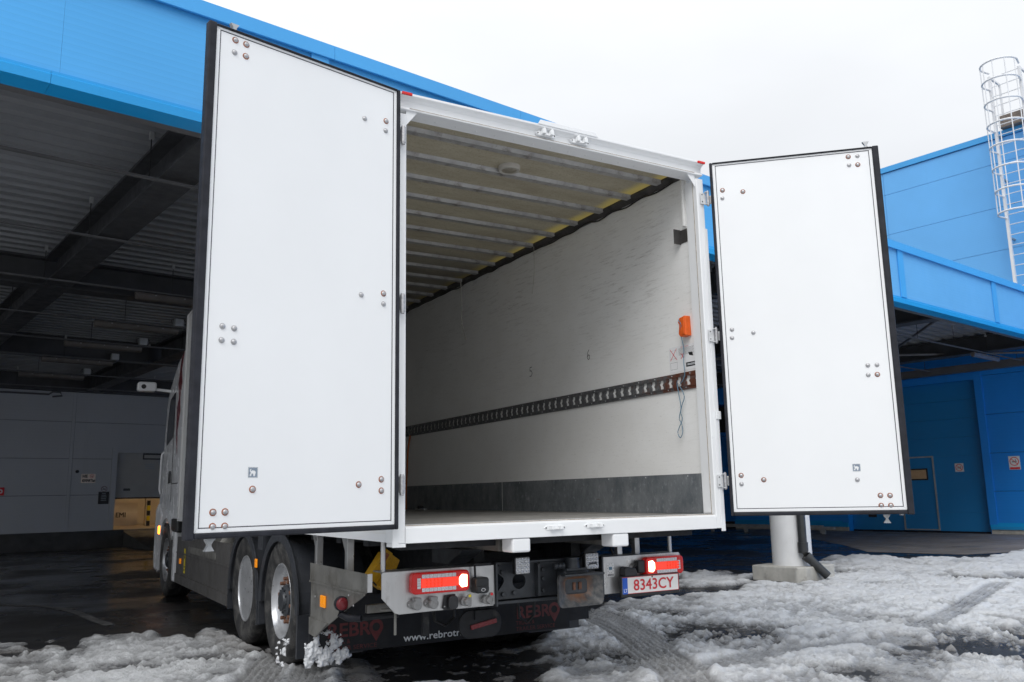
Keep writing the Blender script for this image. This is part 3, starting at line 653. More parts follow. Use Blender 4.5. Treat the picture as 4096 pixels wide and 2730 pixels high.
part(MB().box(-12, d0, BT + 0.05, BT + 0.13, 0.5, 5.15).box(d1, 28.2, BT + 0.05, BT + 0.13, 0.5, 5.15).box(d0, d1, BT + 0.05, BT + 0.13, 2.78, 5.15), 'wall_core', 'dark_concrete', bk)
part(MB().box(5.86, 5.95, BT - 0.012, BT - 0.001, 0.62, 4.9), 'joint_cover', 'grey_panel', bk)
part(MB().box(-12, d0 - 0.02, BT - 0.035, BT - 0.001, 0.50, 0.60), 'base_trim', 'grey_panel', bk)
part(MB().box(-12, d0 + 0.25, BT - 0.25, BT - 0.04, 0.0, 0.50).box(d0 + 0.25, 28.2, BT - 0.04, BT + 0.2, 0.0, 0.48), 'plinth', 'dark_concrete', bk)
part(MB().prism([(BT - 3.2, 0.006), (BT - 0.05, 0.47), (BT - 0.05, 0.006)], 'x', d0 + 0.26, 12.0), 'ramp', 'dark_concrete', bk)
# door: frame and a sectional leaf pulled half up
fr = part(MB().box(d0 - 0.13, d0 + 0.015, BT - 0.03, BT - 0.001, 0.5, 2.90).box(d1 - 0.015, d1 + 0.13, BT - 0.03, BT - 0.001, 0.5, 2.90).box(d0 + 0.016, d1 - 0.016, BT - 0.03, BT - 0.001, 2.77, 2.90), 'door_frame', 'grey_panel', bk)
lf = part(MB().box(d0 + 0.02, d1 - 0.02, BT + 0.10, BT + 0.14, 1.40, 1.44), 'door_leaf', 'black_rubber', bk)
for z0, z1 in ((1.441, 1.94), (1.942, 2.44), (2.442, 2.80)):
    part(MB().box(d0 + 0.02, d1 - 0.02, BT + 0.10, BT + 0.14, z0, z1), 'leaf_section', 'door_grey', lf)
part(MB().box(7.43, 7.62, BT + 0.09, BT + 0.099, 1.64, 1.71), 'door_handle', 'black_plastic', lf)
part(MB().box(7.94, 8.52, BT + 0.085, BT + 0.099, 2.58, 2.80), 'door_window', 'black_plastic', lf, bevel=0.03)
part(MB().box(7.98, 8.48, BT + 0.078, BT + 0.0845, 2.62, 2.72), 'pane', 'door_grey', lf)
pg_ = MB()
for z in (2.42, 2.36, 2.30): pg_.box(8.02, 8.30, BT + 0.092, BT + 0.0985, z, z + 0.028)
part(pg_, 'notice_print', 'print_grey', lf)
# lit room behind the door
part(MB().box(d0 - 1.5, 14, BT + 0.14, BT + 6, 0.40, 0.50), 'room_floor', 'warm_floor', bk)
part(MB().box(d0 - 1.5, 14, BT + 6, BT + 6.1, 0.5, 4).box(d0 - 1.6, d0 - 1.5, BT + 0.14, BT + 6, 0.5, 4).box(14, 14.1, BT + 0.14, BT + 6, 0.5, 4).box(d0 - 1.5, 14, BT + 0.14, BT + 6, 3.6, 3.7), 'room_wall', 'warm_wall', bk)
part(MB().box(8.0, 12.0, BT + 2.5, BT + 2.7, 3.50, 3.56), 'room_lamp', 'room_lamp', bk)
cr = thing('curtain_screen', 'cream sheet screen lettered EMI inside the half open warehouse door', 'screen', (8.6, BT + 3.5, 0.5), 'B')
sh = MB(); s0, s1, t0 = 7.6, 8.85, BT + 3.5
zz = np.linspace(0.52, 2.4, 14); vs = []; fs = []
for i, z in enumerate(zz):
    for s in np.linspace(s0, s1, 9): vs.append((s, t0 + 0.02 * math.sin(i * 1.9 + s * 3) + (0.03 if i % 4 == 0 else 0), z))
fs = [(i * 9 + j, i * 9 + j + 1, (i + 1) * 9 + j + 1, (i + 1) * 9 + j) for i in range(13) for j in range(8)]
part(sh.add(vs, fs), 'sheet', 'warm_wall', cr, smooth=60)
part(text(MB(), 'EMI', (8.12, t0 - 0.06, 0.80), (1, 0, 0), (0, 0, 1), 0.22, thin=0.01), 'lettering', 'print_black', cr)
po = thing('safety_post', 'yellow and black guard post inside the lit doorway', 'post', (9.2, BT + 3.2, 0.5), 'B')
part(MB().box(9.02, 9.20, BT + 3.2, BT + 3.35, 0.5, 3.4), 'pillar', 'warm_wall', po)
for k in range(5): part(MB().box(9.06 + 0.0, 9.16, BT + 3.15, BT + 3.195, 0.5 + k * 0.17, 0.5 + k * 0.17 + 0.16), 'guard_band', 'yellow_print' if k % 2 else 'print_black', po)
rk = thing('steel_trolley', 'steel roll cage trolley inside the lit doorway', 'trolley', (9.7, BT + 3.0, 0.5), 'B')
for s in (9.35, 9.6, 9.85, 10.1): part(MB().tube([(s, BT + 3.0, 0.52), (s, BT + 3.0, 1.15)], 0.012, 6), 'upright', 'stainless', rk)
for z in (0.62, 0.9, 1.15): part(MB().tube([(9.35, BT + 3.0, z), (10.1, BT + 3.0, z)], 0.012, 6), 'crossbar', 'stainless', rk)
mc = thing('machine', 'dark machine on a rack inside the lit doorway beside the cab', 'machine', (10.8, BT + 4, 0.5), 'B')
part(MB().box(10.35, 11.9, BT + 3.6, BT + 4.4, 0.50, 0.66), 'base', 'chassis_black', mc)
part(MB().box(10.5, 11.8, BT + 3.7, BT + 4.3, 0.75, 1.22), 'body', 'chassis_black', mc, bevel=0.03)
part(MB().box(10.35, 11.9, BT + 3.55, BT + 4.4, 1.30, 1.42), 'shelf', 'warm_wall', mc)
for s in (10.38, 11.0, 11.85): part(MB().box(s, s + 0.05, BT + 3.65, BT + 3.7, 0.66, 2.3), 'upright', 'chassis_black', mc)
# things on the back wall
def sign(name, label, cat, s, z, w, h, t, face, group=None):
    o = thing(name, label, cat, (s, t, z), 'B', group)
    part(MB().box(s - w / 2, s + w / 2, t - 0.012, t, z - h / 2, z + h / 2), 'plate', face, o); return o
def ring(mb, c, r0, r1, U, Vv, d, n=24):
    """flat ring around c in the plane U,Vv, lifted by d"""
    c, U, Vv, d = Vector(c), Vector(U), Vector(Vv), Vector(d); vs = []
    for j in range(n):
        a = 2 * math.pi * j / n; e = U * math.cos(a) + Vv * math.sin(a); vs += [c + d + e * r0, c + d + e * r1]
    return mb.add(vs, [(2 * j, 2 * j + 1, (2 * j + 3) % (2 * n), (2 * j + 2) % (2 * n)) for j in range(n)])
def nosmoke(o, c, r, U, out, ink='print_red', name='no_smoking_mark'):
    mb = MB(); U = Vector(U); up = Vector((0, 0, 1)); c = Vector(c); out = Vector(out)
    ring(mb, c, r * 0.84, r, U, up, out * 0.002)
    q = (U - up).normalized(); w = (U + up).normalized() * (r * 0.07)
    mb.add([c + out * 0.003 - q * r * 0.9 - w, c + out * 0.003 + q * r * 0.9 - w, c + out * 0.003 + q * r * 0.9 + w, c + out * 0.003 - q * r * 0.9 + w], [(0, 1, 2, 3)])
    ob = part(mb, name, ink, o)
    m2 = MB(); a = c + out * 0.0012
    m2.add([a - U * r * 0.55 - up * r * 0.18, a + U * r * 0.5 - up * r * 0.18, a + U * r * 0.5 - up * r * 0.02, a - U * r * 0.55 - up * r * 0.02], [(0, 1, 2, 3)])
    m2.add([a + U * r * 0.3 + up * r * 0.08, a + U * r * 0.45 + up * r * 0.12, a + U * r * 0.30 + up * r * 0.45, a + U * r * 0.18 + up * r * 0.42], [(0, 1, 2, 3)])
    part(m2, 'cigarette_mark', 'print_black', o)
    return ob
o = sign('no_smoking_sign', 'cream sign reading НЕ КУРИТЬ! on the grey wall', 'sign', 6.41, 2.01, 0.39, 0.26, BT - 0.014, 'sign_cream')
part(text(text(MB(), 'НЕ', (6.24, BT - 0.028, 2.03), (1, 0, 0), (0, 0, 1), 0.11, thin=0.010), 'КУРИТЬ!', (6.235, BT - 0.028, 1.905), (1, 0, 0), (0, 0, 1), 0.10, width=0.34, thin=0.010), 'lettering', 'print_black', o)
nosmoke(o, (6.50, BT - 0.026, 2.075), 0.055, (1, 0, 0), (0, -1, 0))
o = sign('prohibition_sign', 'round no smoking sticker above the black notice board', 'sign', 6.86, 1.70, 0.18, 0.18, BT - 0.014, 'grey_panel')
nosmoke(o, (6.86, BT - 0.027, 1.70), 0.085, (1, 0, 0), (0, -1, 0), 'print_dull_red')
o = sign('notice_board', 'black opening hours notice board beside the grey warehouse door', 'notice board', 6.86, 1.44, 0.29, 0.36, BT - 0.014, 'print_black')
lm = MB()
for k, w in enumerate((0.10, 0.13, 0.15, 0.14, 0.15)): lm.box(6.86 - w / 2, 6.86 + w / 2, BT - 0.029, BT - 0.0265, 1.56 - k * 0.05, 1.575 - k * 0.05)
part(lm, 'print_line', 'print_grey', o)
o = sign('fire_sign', 'small red fire equipment sign at the left edge of the grey wall', 'sign', 4.18, 1.66, 0.20, 0.22, BT - 0.014, 'print_red')
part(ring(MB(), (4.18, BT - 0.026, 1.66), 0.03, 0.06, (1, 0, 0), (0, 0, 1), (0, -0.002, 0)), 'hose_mark', 'print_white', o)
o = one(MB().lathe([(0, 0.045), (-0.05, 0.045), (-0.06, 0.03)], (6.10, BT - 0.001, 2.21), 'y', 16), 'bell', 'black_plastic', 'small round black bell on the grey wall above the sign', 'bell', (6.10, BT, 2.21), 'B', smooth=40)
o = one(MB().tube([(-3, BT - 0.03, 4.42), (5.2, BT - 0.03, 4.42), (5.3, BT - 0.03, 4.50), (5.5, BT - 0.03, 4.50), (5.55, BT - 0.03, 4.40), (5.3, BT - 0.03, 4.36)], 0.03, 6), 'pipe', 'purlin_grey', 'thin grey pipe with a bent end high on the grey wall', 'pipe', (1, BT, 4.4), 'B')

# ================================================================ RIGHT BLUE BUILDING (wall in plane s = 25.3)
RS = 25.3
rb = thing('blue_building', 'tall blue panelled building on the right with a sectional gate', 'building', (26, 12, 0), 'B')
zr = [0.20, 1.15, 2.19, 3.26, 4.35, 5.45, 6.52, 7.79, 9.03, 10.31, 11.02]
g0, g1 = 10.2, 14.35
for i in range(len(zr) - 1):
    z0, z1 = zr[i] + 0.005, zr[i + 1] - 0.005
    for a, b_ in ((-14, -4.0), (-3.99, 4.0), (4.01, 12.2), (12.21, 20.0), (20.01, 27.4)):
        segs = [(a, b_)]
        if z1 < 4.36: segs = [(max(a, x0), min(b_, x1)) for x0, x1 in ((-14, g0), (g1, 18.6), (18.61, 27.4)) if min(b_, x1) > max(a, x0)]
        for x0, x1 in segs:
            if x0 >= 18.6 and 3.4 < z0 < 5.4: continue
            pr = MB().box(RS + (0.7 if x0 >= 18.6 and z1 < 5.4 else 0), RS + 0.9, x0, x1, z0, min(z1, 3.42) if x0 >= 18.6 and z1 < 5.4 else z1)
            part(pr, 'wall_panel', 'blue_wall' if z1 < 5.5 else 'blue_upper_lit', rb)
part(MB().box(RS + 0.1, RS + 3, -14, g0 - 0.01, 0.0, 11.0).box(RS + 0.1, RS + 3, g1 + 0.01, 18.6, 0.0, 11.0).box(RS + 0.1, RS + 3, g0 - 0.01, g1 + 0.01, 4.36, 11.0).box(RS + 0.95, RS + 3, 18.6, 27.4, 0.0, 11.0), 'wall_core', 'dark_concrete', rb)
part(MB().box(RS - 0.05, RS + 0.4, -14, 27.4, 11.03, 11.2), 'coping', 'blue_coping', rb)
part(MB().prism([(RS - 0.06, 0.12), (RS - 0.06, 0.20), (RS - 0.001, 0.30), (RS - 0.001, 0.12)], 'y', -14, g0 - 0.02).prism([(RS - 0.06, 0.12), (RS - 0.06, 0.20), (RS - 0.001, 0.30), (RS - 0.001, 0.12)], 'y', g1 + 0.02, 18.6), 'base_flashing', 'blue_trim', rb)
part(MB().box(RS - 0.03, RS + 0.09, -14, g0 - 0.03, 0.0, 0.115).box(RS - 0.03, RS + 0.09, g1 + 0.03, 18.6, 0.0, 0.115), 'concrete_base', 'concrete', rb)
part(MB().box(RS - 0.03, RS - 0.001, g0 - 0.20, g0, 0.22, 4.45).box(RS - 0.03, RS - 0.001, g1, g1 + 0.2, 0.22, 4.45).box(RS - 0.03, RS - 0.001, g0 + 0.001, g1 - 0.001, 4.27, 4.45)
     .box(RS, RS + 0.25, g0 - 0.02, g0 - 0.001, 0.0, 4.3).box(RS, RS + 0.25, g1 + 0.001, g1 + 0.02, 0.0, 4.3), 'gate_trim', 'blue_wall', rb)
ga = part(MB().box(RS + 0.23, RS + 0.26, g0, g1, 0.0, 0.04), 'gate', 'black_rubber', rb)
for k in range(8):
    z0 = 0.045 + k * 0.53
    part(MB().box(RS + 0.22, RS + 0.27, g0 + 0.005, g1 - 0.005, z0, min(z0 + 0.527, 4.3)), 'gate_section', 'blue_door', ga)
part(MB().box(RS + 0.28, RS + 0.32, g0 - 0.01, g1 + 0.01, 0.0, 4.36), 'gate_backing', 'blue_door', ga)
wf = MB(); a0, a1 = 11.68, 12.68
wf.box(RS + 0.19, RS + 0.219, a0 - 0.02, a0 + 0.02, 0.06, 2.19).box(RS + 0.19, RS + 0.219, a1 - 0.02, a1 + 0.02, 0.06, 2.19).box(RS + 0.19, RS + 0.219, a0 + 0.021, a1 - 0.021, 2.15, 2.19).box(RS + 0.19, RS + 0.219, a0 + 0.021, a1 - 0.021, 0.06, 0.09)
part(wf, 'wicket_frame', 'galvanised', ga)
part(MB().box(RS + 0.195, RS + 0.219, 11.86, 12.55, 1.50, 1.84), 'window_frame', 'black_plastic', ga, bevel=0.04)
part(MB().box(RS + 0.185, RS + 0.1945, 11.90, 12.51, 1.54, 1.80), 'window_pane', 'tan_glass', ga, bevel=0.03)
part(MB().box(RS + 0.19, RS + 0.219, 13.55, 13.80, 0.42, 0.50), 'handle', 'black_plastic', ga)
def nosmk(t, z, w, h, s, label, red):
    o = thing('no_smoking_sign', label, 'sign', (s, t, z), 'B')
    part(MB().box(s - 0.008, s, t - w / 2, t + w / 2, z - h / 2, z + h / 2), 'plate', 'paper', o)
    nosmoke(o, (s - 0.010, t, z + (0.04 if red else 0)), w * 0.42, (0, -1, 0), (-1, 0, 0))
    if red: part(MB().box(s - 0.012, s - 0.0085, t - w * 0.45, t + w * 0.45, z - h / 2 + 0.01, z - h / 2 + 0.065), 'red_band', 'print_red', o)
nosmk(10.95, 1.83, 0.24, 0.24, RS + 0.215, 'square white no smoking sign on the blue gate', False)
nosmk(9.40, 1.90, 0.28, 0.36, RS - 0.002, 'white no smoking sign with red band on the blue wall', True)
# ladder on the wall above the canopy roof
la = thing('roof_ladder', 'white caged access ladder on the tall blue wall', 'ladder', (25.0, 8.6, 5.54), 'B')
l0, l1, ls = 8.70, 7.92, RS - 0.35
for t in (l0, l1):
    part(MB().obox((ls, t, 5.53), (ls, t, 12.75), 0.07, 0.09, (1, 0, 0)), 'stile', 'ladder_white', la)
    part(MB().obox((ls, t, 12.72), (RS + 0.35, t, 12.72), 0.05, 0.05).obox((RS + 0.33, t, 12.70), (RS + 0.33, t, 11.22), 0.05, 0.05, (1, 0, 0)), 'handrail', 'ladder_white', la)
for k in range(25): part(MB().tube([(ls, l0, 5.75 + k * 0.29), (ls, l1, 5.75 + k * 0.29)], 0.012, 6), 'rung', 'ladder_white', la)
for z in (6.3, 8.0, 9.7, 11.0): [part(MB().obox((ls + 0.03, q_, z), (RS, q_, z), 0.06, 0.04), 'wall_bracket', 'galvanised', la) for q_ in (l0, l1)]
hz = [8.55 + k * 0.63 for k in range(7)] + [12.85]
for z in hz:
    pts = [(ls, l0, z)] + [(ls - 0.34 - 0.46 * math.sin(math.pi * j / 12), 8.31 + 0.46 * math.cos(math.pi * j / 12), z) for j in range(13)] + [(ls, l1, z)]
    part(MB().tube(pts, 0.026, 6), 'cage_hoop', 'ladder_white', la)
for j in (1, 3.5, 6, 8.5, 11):
    q = (ls - 0.34 - 0.46 * math.sin(math.pi * j / 12), 8.31 + 0.46 * math.cos(math.pi * j / 12))
    part(MB().tube([(q[0], q[1], hz[0]), (q[0], q[1], hz[-1])], 0.014, 6), 'cage_bar', 'ladder_white', la)
part(MB().box(ls + 0.1, RS + 0.5, 7.6, l0 - 0.06, 11.21, 11.55), 'step_board', 'worn_timber', la)
# low steel guard rail by the blue wall
gr_ = thing('guard_rail', 'low galvanised guard rail on short legs along the blue wall', 'guard rail', (23.2, 15.5, 0), 'B')
part(MB().box(23.1, 23.2, 13.6, 18.4, 0.16, 0.20), 'rail', 'galvanised', gr_); part(MB().box(23.5, 23.58, 14.2, 18.6, 0.19, 0.23), 'rail', 'galvanised', gr_)
for t in (13.9, 15.3, 16.6, 17.9): [part(q_, 'leg', 'galvanised', gr_) for q_ in (MB().box(23.12, 23.18, t, t + 0.10, 0.0, 0.159), MB().box(23.51, 23.57, t + 0.3, t + 0.40, 0.0, 0.189))]

# column and downpipe
cc = (11.40, 7.42)
co = thing('column', 'white round concrete column on a square plinth behind the right cargo door', 'column', (cc[0], cc[1], 0), 'B')
part(MB().lathe([(0.20, 0.30), (0.24, 0.285), (4.46, 0.285)], (cc[0], cc[1], 0), 'z', 40), 'shaft', 'column_white', co, smooth=40)
part(MB().prism([(cc[0] - 0.42, cc[1] - 0.32), (cc[0] - 0.32, cc[1] - 0.42), (cc[0] + 0.42, cc[1] - 0.42), (cc[0] + 0.42, cc[1] + 0.42), (cc[0] - 0.42, cc[1] + 0.42)], 'z', 0.0, 0.22), 'plinth', 'concrete', co, bevel=0.015)
dp = thing('downpipe', 'black plastic downpipe with angled foot strapped to the white column', 'downpipe', (cc[0], cc[1] - 0.37, 0), 'B')
px_, py_ = cc[0] - 0.18, cc[1] - 0.305
part(MB().tube([(px_, py_, 4.5), (px_, py_, 0.50)], 0.062, 14), 'pipe', 'pipe_black', dp, smooth=50)
part(MB().tube([(px_, py_, 0.56), (px_, py_, 0.42), (px_ + 0.02, py_ - 0.025, 0.37), (px_ + 0.055, py_ - 0.065, 0.32)], 0.074, 14), 'elbow', 'pipe_black', dp, smooth=50)
part(MB().tube([(px_ + 0.045, py_ - 0.055, 0.335), (px_ + 0.20, py_ - 0.235, 0.085)], 0.062, 14), 'spout', 'pipe_black', dp, smooth=50)
for z in (0.98, 3.0): part(MB().lathe([(z, 0.069), (z + 0.03, 0.069)], (px_, py_, 0), 'z', 16).box(px_ - 0.02, px_ + 0.02, py_ + 0.05, py_ + 0.09, z, z + 0.03), 'clamp', 'galvanised', dp)

# ================================================================ TRUCK (world frame: rear face y = 0, forward +y)
tk = thing('truck', 'white box truck with its two rear cargo doors open', 'truck', (0, 4.5, 0))
Z0, Z1, BF = 1.05, 3.83, 7.475
# --- box body
part(MB().box(-1.272, -1.228, 0.13, BF, 1.10, 3.79), 'side_wall', 'box_white', tk)
part(MB().box(1.228, 1.272, 0.13, BF, 1.10, 3.79), 'side_wall', 'box_white', tk)
for x in (-1.0, 1.0): part(MB().box(1.2255 * x, 1.2278 * x, 0.13, BF - 0.05, 1.15, 3.78), 'wall_lining', 'wall_lining', tk)
part(MB().box(-1.2, 1.2, BF - 0.05, BF - 0.003, 1.12, 3.80), 'front_wall', 'wall_lining', tk)
part(MB().box(-1.21, 1.21, 0.11, BF - 0.06, 1.09, 1.15), 'cargo_floor', 'cargo_floor', tk)
part(MB().box(-1.225, 1.225, 0.127, BF - 0.06, 3.806, 3.812), 'roof_sheet', 'roof_sheet', tk)
for s in (-1, 1):
    part(MB().box(s * 1.19, s * 1.275, 0.131, BF, 3.80, 3.832), 'roof_rail', 'box_white', tk)
    part(MB().box(s * 1.20, s * 1.276, 0.131, BF, Z0 + 0.005, 1.10), 'bottom_rail', 'frame_white', tk)
    part(MB().box(s * 1.24, s * 1.279, BF - 0.09, BF + 0.004, Z0 + 0.003, 3.835), 'corner_post', 'box_white', tk, bevel=0.008)
    part(MB().prism([(s * 1.225, 3.755), (s * 1.225, 3.805), (s * 1.175, 3.805), (s * 1.175, 3.79), (s * 1.21, 3.755)], 'y', 0.13, BF - 0.06), 'ceiling_angle', 'dark_angle', tk)
rib = MB(); rib.prism([(-0.045, 3.805), (-0.030, 3.778), (0.030, 3.778), (0.045, 3.805)], 'x', -1.2, 1.185)
rib_me = rib.mesh('ceiling_rib', 'aluminium')
for k in range(18): inst(rib_me, 'ceiling_rib', tk, (0, 0.41 + 0.397 * k, 0))
lamp = part(MB().lathe([(3.806, 0.085), (3.782, 0.085), (3.770, 0.078), (3.772, 0.062)], (-0.06, 0.69, 0), 'z', 28), 'ceiling_lamp', 'pale_cord', tk, smooth=40)
part(MB().lathe([(3.7725, 0.061), (3.768, 0.04), (3.767, 0.005)], (-0.06, 0.69, 0), 'z', 28), 'lens', 'roof_sheet', lamp, smooth=40)
# wall fittings on the right wall (inner face x = 1.2255)
WX = 1.2254
for a, b_ in ((0.145, 3.15), (3.165, 6.2), (6.215, 7.40)):
    kp = part(MB().box(WX - 0.004, WX, a, b_, 1.152, 1.446), 'kick_plate', 'kick_plate', tk)
    sm = MB(); k = 0; y = a + 0.15
    while y < b_: sm.lathe([(-0.004, 0.006), (-0.007, 0.004)], (WX, y, 1.43), 'x', 8); y += 0.5
    part(sm, 'screw', 'zinc', kp)
for a, b_ in ((0.139, 3.150), (3.158, 6.2), (6.21, 7.40)):
    e = MB(); z0, z1 = 2.085, 2.218; t0, t1 = WX - 0.012, WX - 0.001
    e.box(t0, t1, a, b_, z0, z0 + 0.030).box(t0, t1, a, b_, z1 - 0.030, z1).box(t0 - 0.006, t0, a, b_, z0 + 0.022, z0 + 0.03).box(t0 - 0.006, t0, a, b_, z1 - 0.03, z1 - 0.022)
    kk = int((b_ - a) / 0.1036)
    for k in range(kk + 1):
        y = a + 0.012 + k * 0.1036 - 0.012
        ya, yb = y, min(y + 0.058, b_)
        if yb - ya < 0.02: continue
        zc = (z0 + z1) / 2
        e.prism([(ya, z0 + 0.03), (yb, z0 + 0.03), (yb, zc - 0.020), (yb + 0.012, zc - 0.006), (yb, zc + 0.012), (yb, z1 - 0.03), (ya, z1 - 0.03), (ya, zc + 0.02), (ya + 0.012, zc + 0.006), (ya, zc - 0.012)], 'x', t0 - 0.002, t1 - 0.001)
    tr_ = part(e, 'tie_rail', 'rail_steel', tk)
    sm = MB(); y = a + 0.06
    while y < b_ - 0.02:
        sm.lathe([(-0.012, 0.006), (-0.016, 0.004)], (WX, y, 2.203), 'x', 8); sm.lathe([(-0.012, 0.006), (-0.016, 0.004)], (WX, y + 0.05, 2.100), 'x', 8); y += 0.2072
    part(sm, 'rivet', 'zinc', tr_)
# label sticker with printed warning
lb = part(MB().box(WX - 0.0016, WX - 0.0006, 0.135, 0.437, 2.232, 2.432), 'warning_label', 'paper', tk)
lx = WX - 0.0020
def lrect(mb, y0, y1, z0, z1, w=None):
    if w is None: return mb.add([(lx, y0, z0), (lx, y1, z0), (lx, y1, z1), (lx, y0, z1)], [(0, 1, 2, 3)])
    for q in ((y0, y1, z0, z0 + w), (y0, y1, z1 - w, z1), (y0, y0 + w, z0, z1), (y1 - w, y1, z0, z1)): lrect(mb, *q)
    return mb
def lx_cross(mb, yc, zc, a, b_, w):
    for s in (-1, 1):
        d = Vector((0, a, s * b_)); nn = Vector((0, -s * b_, a)).normalized() * w; c = Vector((lx - 0.0004, yc, zc))
        mb.add([c - d - nn, c + d - nn, c + d + nn, c - d + nn], [(0, 1, 2, 3)])
    return mb
part(text(lx_cross(lx_cross(MB(), 0.385, 2.372, 0.038, 0.045, 0.0025), 0.283, 2.350, 0.017, 0.024, 0.0025), 'RAILS ET SANGLES', (lx, 0.300, 2.416), (0, -1, 0), (0, 0, 1), 0.012, width=0.09), 'red_print', 'print_red', lb)
pm = MB(); lrect(pm, 0.142, 0.245, 2.258, 2.292)
for k in range(8): lrect(pm, 0.150 + 0.006 * (k % 3), 0.325, 2.408 - k * 0.007, 2.4095 - k * 0.007)
lrect(pm, 0.345, 0.425, 2.255, 2.310, 0.0015); lrect(pm, 0.345, 0.425, 2.34, 2.405, 0.001); lrect(pm, 0.262, 0.305, 2.335, 2.365, 0.001)
pm.add([(lx, 0.16, 2.335), (lx, 0.205, 2.345), (lx, 0.215, 2.37), (lx, 0.17, 2.365)], [(0, 1, 2, 3)])
part(pm, 'black_print', 'print_black', lb)
part(text(MB(), 'GIRAUDON', (lx - 0.0005, 0.232, 2.268), (0, -1, 0), (0, 0, 1), 0.02, width=0.085, thin=0.0012), 'lettering', 'print_white', lb)
# handwritten numbers, scribbles
def stroke(pts, w, name, matn, parent, x=lx):
    mb = MB(); pts = [Vector((x, p[0], p[1])) for p in pts]
    for a, c in zip(pts[:-1], pts[1:]):
        d = c - a; nn = Vector((0, -d.z, d.y)).normalized() * w
        mb.add([a - nn, c - nn, c + nn, a + nn], [(0, 1, 2, 3)])
    return part(mb, name, matn, parent)
def dg(y, z, pts): return [(y - a * 0.05, z + b_ * 0.05) for a, b_ in pts]
stroke(dg(2.534, 2.52, [(0.4, 1), (-0.3, 1), (-0.35, 0.25), (0.1, 0.3), (0.4, 0), (0.45, -0.4), (0.1, -0.8), (-0.5, -0.75)]), 0.0035, 'written_number', 'print_black', tk)
stroke(dg(1.53, 2.542, [(0.2, 1), (-0.2, 0.6), (-0.4, 0), (-0.4, -0.5), (-0.1, -0.8), (0.25, -0.6), (0.3, -0.1), (0.0, 0.1), (-0.35, -0.2)]), 0.0028, 'written_number', 'print_black', tk)
# switch bracket with conduit, cover disc
part(MB().box(WX - 0.028, WX, 1.9 - 1.9 + 0.156, 0.172, 3.36, 3.78), 'conduit', 'wall_lining', tk)
br = part(MB().box(WX - 0.07, WX - 0.002, 0.225, 0.232, 3.228, 3.345).box(WX - 0.006, WX - 0.002, 0.150, 0.2245, 3.235, 3.340), 'lock_bracket', 'dark_angle', tk)
part(MB().lathe([(-0.004, 0.045), (-0.001, 0.045)], (WX, 0.20, 3.60), 'x', 24), 'cover_disc', 'wall_lining', tk)
cab_pts = [(1.19, 0.25 + 0.2 * i, 3.758 - 0.018 * (i % 2) - 0.02 * random.random()) for i in range(30)]
part(MB().tube(smooth_line(cab_pts, 3), 0.007, 6), 'ceiling_cable', 'black_cable', tk, smooth=60)

# --- rear frame
for s in (-1, 1):
    p_ = MB()
    p_.prism([(s * 1.275, 0.0), (s * 1.275, 0.13), (s * 1.222, 0.13), (s * 1.222, 0.06), (s * 1.207, 0.045), (s * 1.207, 0.004), (s * 1.214, 0.0)], 'z', Z0 + 0.001, 3.70)
    po_ = part(p_, 'rear_post', 'frame_white', tk, bevel=0.003)
    part(MB().box(s * 1.250, s * 1.289, -0.006, -0.0005, 1.03, 3.30), 'gutter_strip', 'frame_white', po_, bevel=0.002)
    part(MB().prism([(s * 1.206, 3.729), (s * 1.206, 3.63), (s * 1.13, 3.729)], 'y', 0.012, 0.018), 'corner_gusset', 'frame_white', po_)
    for z in (3.537, 2.462, 1.386):
        h = MB(); h.box(s * 1.232, s * 1.283, -0.018, -0.007, z - 0.045, z + 0.045).box(s * 1.262, s * 1.296, -0.04, -0.019, z - 0.052, z - 0.046).box(s * 1.262, s * 1.296, -0.04, -0.019, z + 0.046, z + 0.052)
        hb = part(h, 'hinge_bracket', 'hinge_metal', po_, bevel=0.002)
        part(MB().lathe([(-0.062, 0.006), (-0.058, 0.010), (-0.052, 0.010), (-0.052, 0.012), (0.054, 0.012), (0.054, 0.009), (0.062, 0.008)], (s * 1.288, -0.032, z), 'z', 14), 'hinge_pin', 'zinc', po_, smooth=40)
        if s < 0: part(MB().lathe([(-0.064, 0.008), (-0.06, 0.013), (-0.05, 0.013), (-0.05, 0.016), (0.052, 0.016), (0.052, 0.012), (0.06, 0.011)], (-1.246, -0.036, z), 'z', 14), 'hinge_barrel', 'zinc', po_, smooth=40)
        bb = MB()
        for dz in (-0.028, 0.028): bb.lathe([(-0.018, 0.005), (-0.021, 0.004)], (s * 1.243, 0, z + dz), 'y', 8)
        part(bb, 'hinge_bolt', 'chassis_black', po_)
    part(MB().box(s * 1.255, s * 1.302, -0.016, -0.008, 1.835, 1.895), 'hold_tab', 'frame_white', po_, bevel=0.005)
    part(MB().box(s * 1.2075, s * 1.2215, 0.047, 0.128, 1.16, 3.69), 'reveal_strip', 'frame_white', po_)
hd = part(MB().prism([(-0.028, 3.832), (-0.028, 3.816), (-0.004, 3.806), (0.012, 3.79), (0.018, 3.752), (0.0, 3.746), (-0.004, 3.732), (0.0, 3.729), (0.125, 3.722), (0.125, 3.834)], 'x', -1.276, 1.276), 'header', 'frame_white', tk, bevel=0.003)
part(MB().prism([(-0.245, 3.828), (-0.225, 3.862), (0.235, 3.862), (0.262, 3.828)], 'y', -0.034, -0.0285), 'raised_lip', 'frame_white', hd, bevel=0.004)
rv = MB().lathe([(-0.004, 0.009), (-0.007, 0.004)], (0, 0, 0), 'z', 8).mesh('rivet', 'frame_white')
for k in range(16): inst(rv, 'rivet', hd, (-1.12 + 0.149 * k, 0.075, 3.7265))
for x0, x1 in ((-1.255, -1.185), (1.205, 1.275)):
    part(MB().box(x0, x1, -0.042, -0.0285, 3.812, 3.830), 'marker_lamp', 'red_reflector', hd, bevel=0.003)
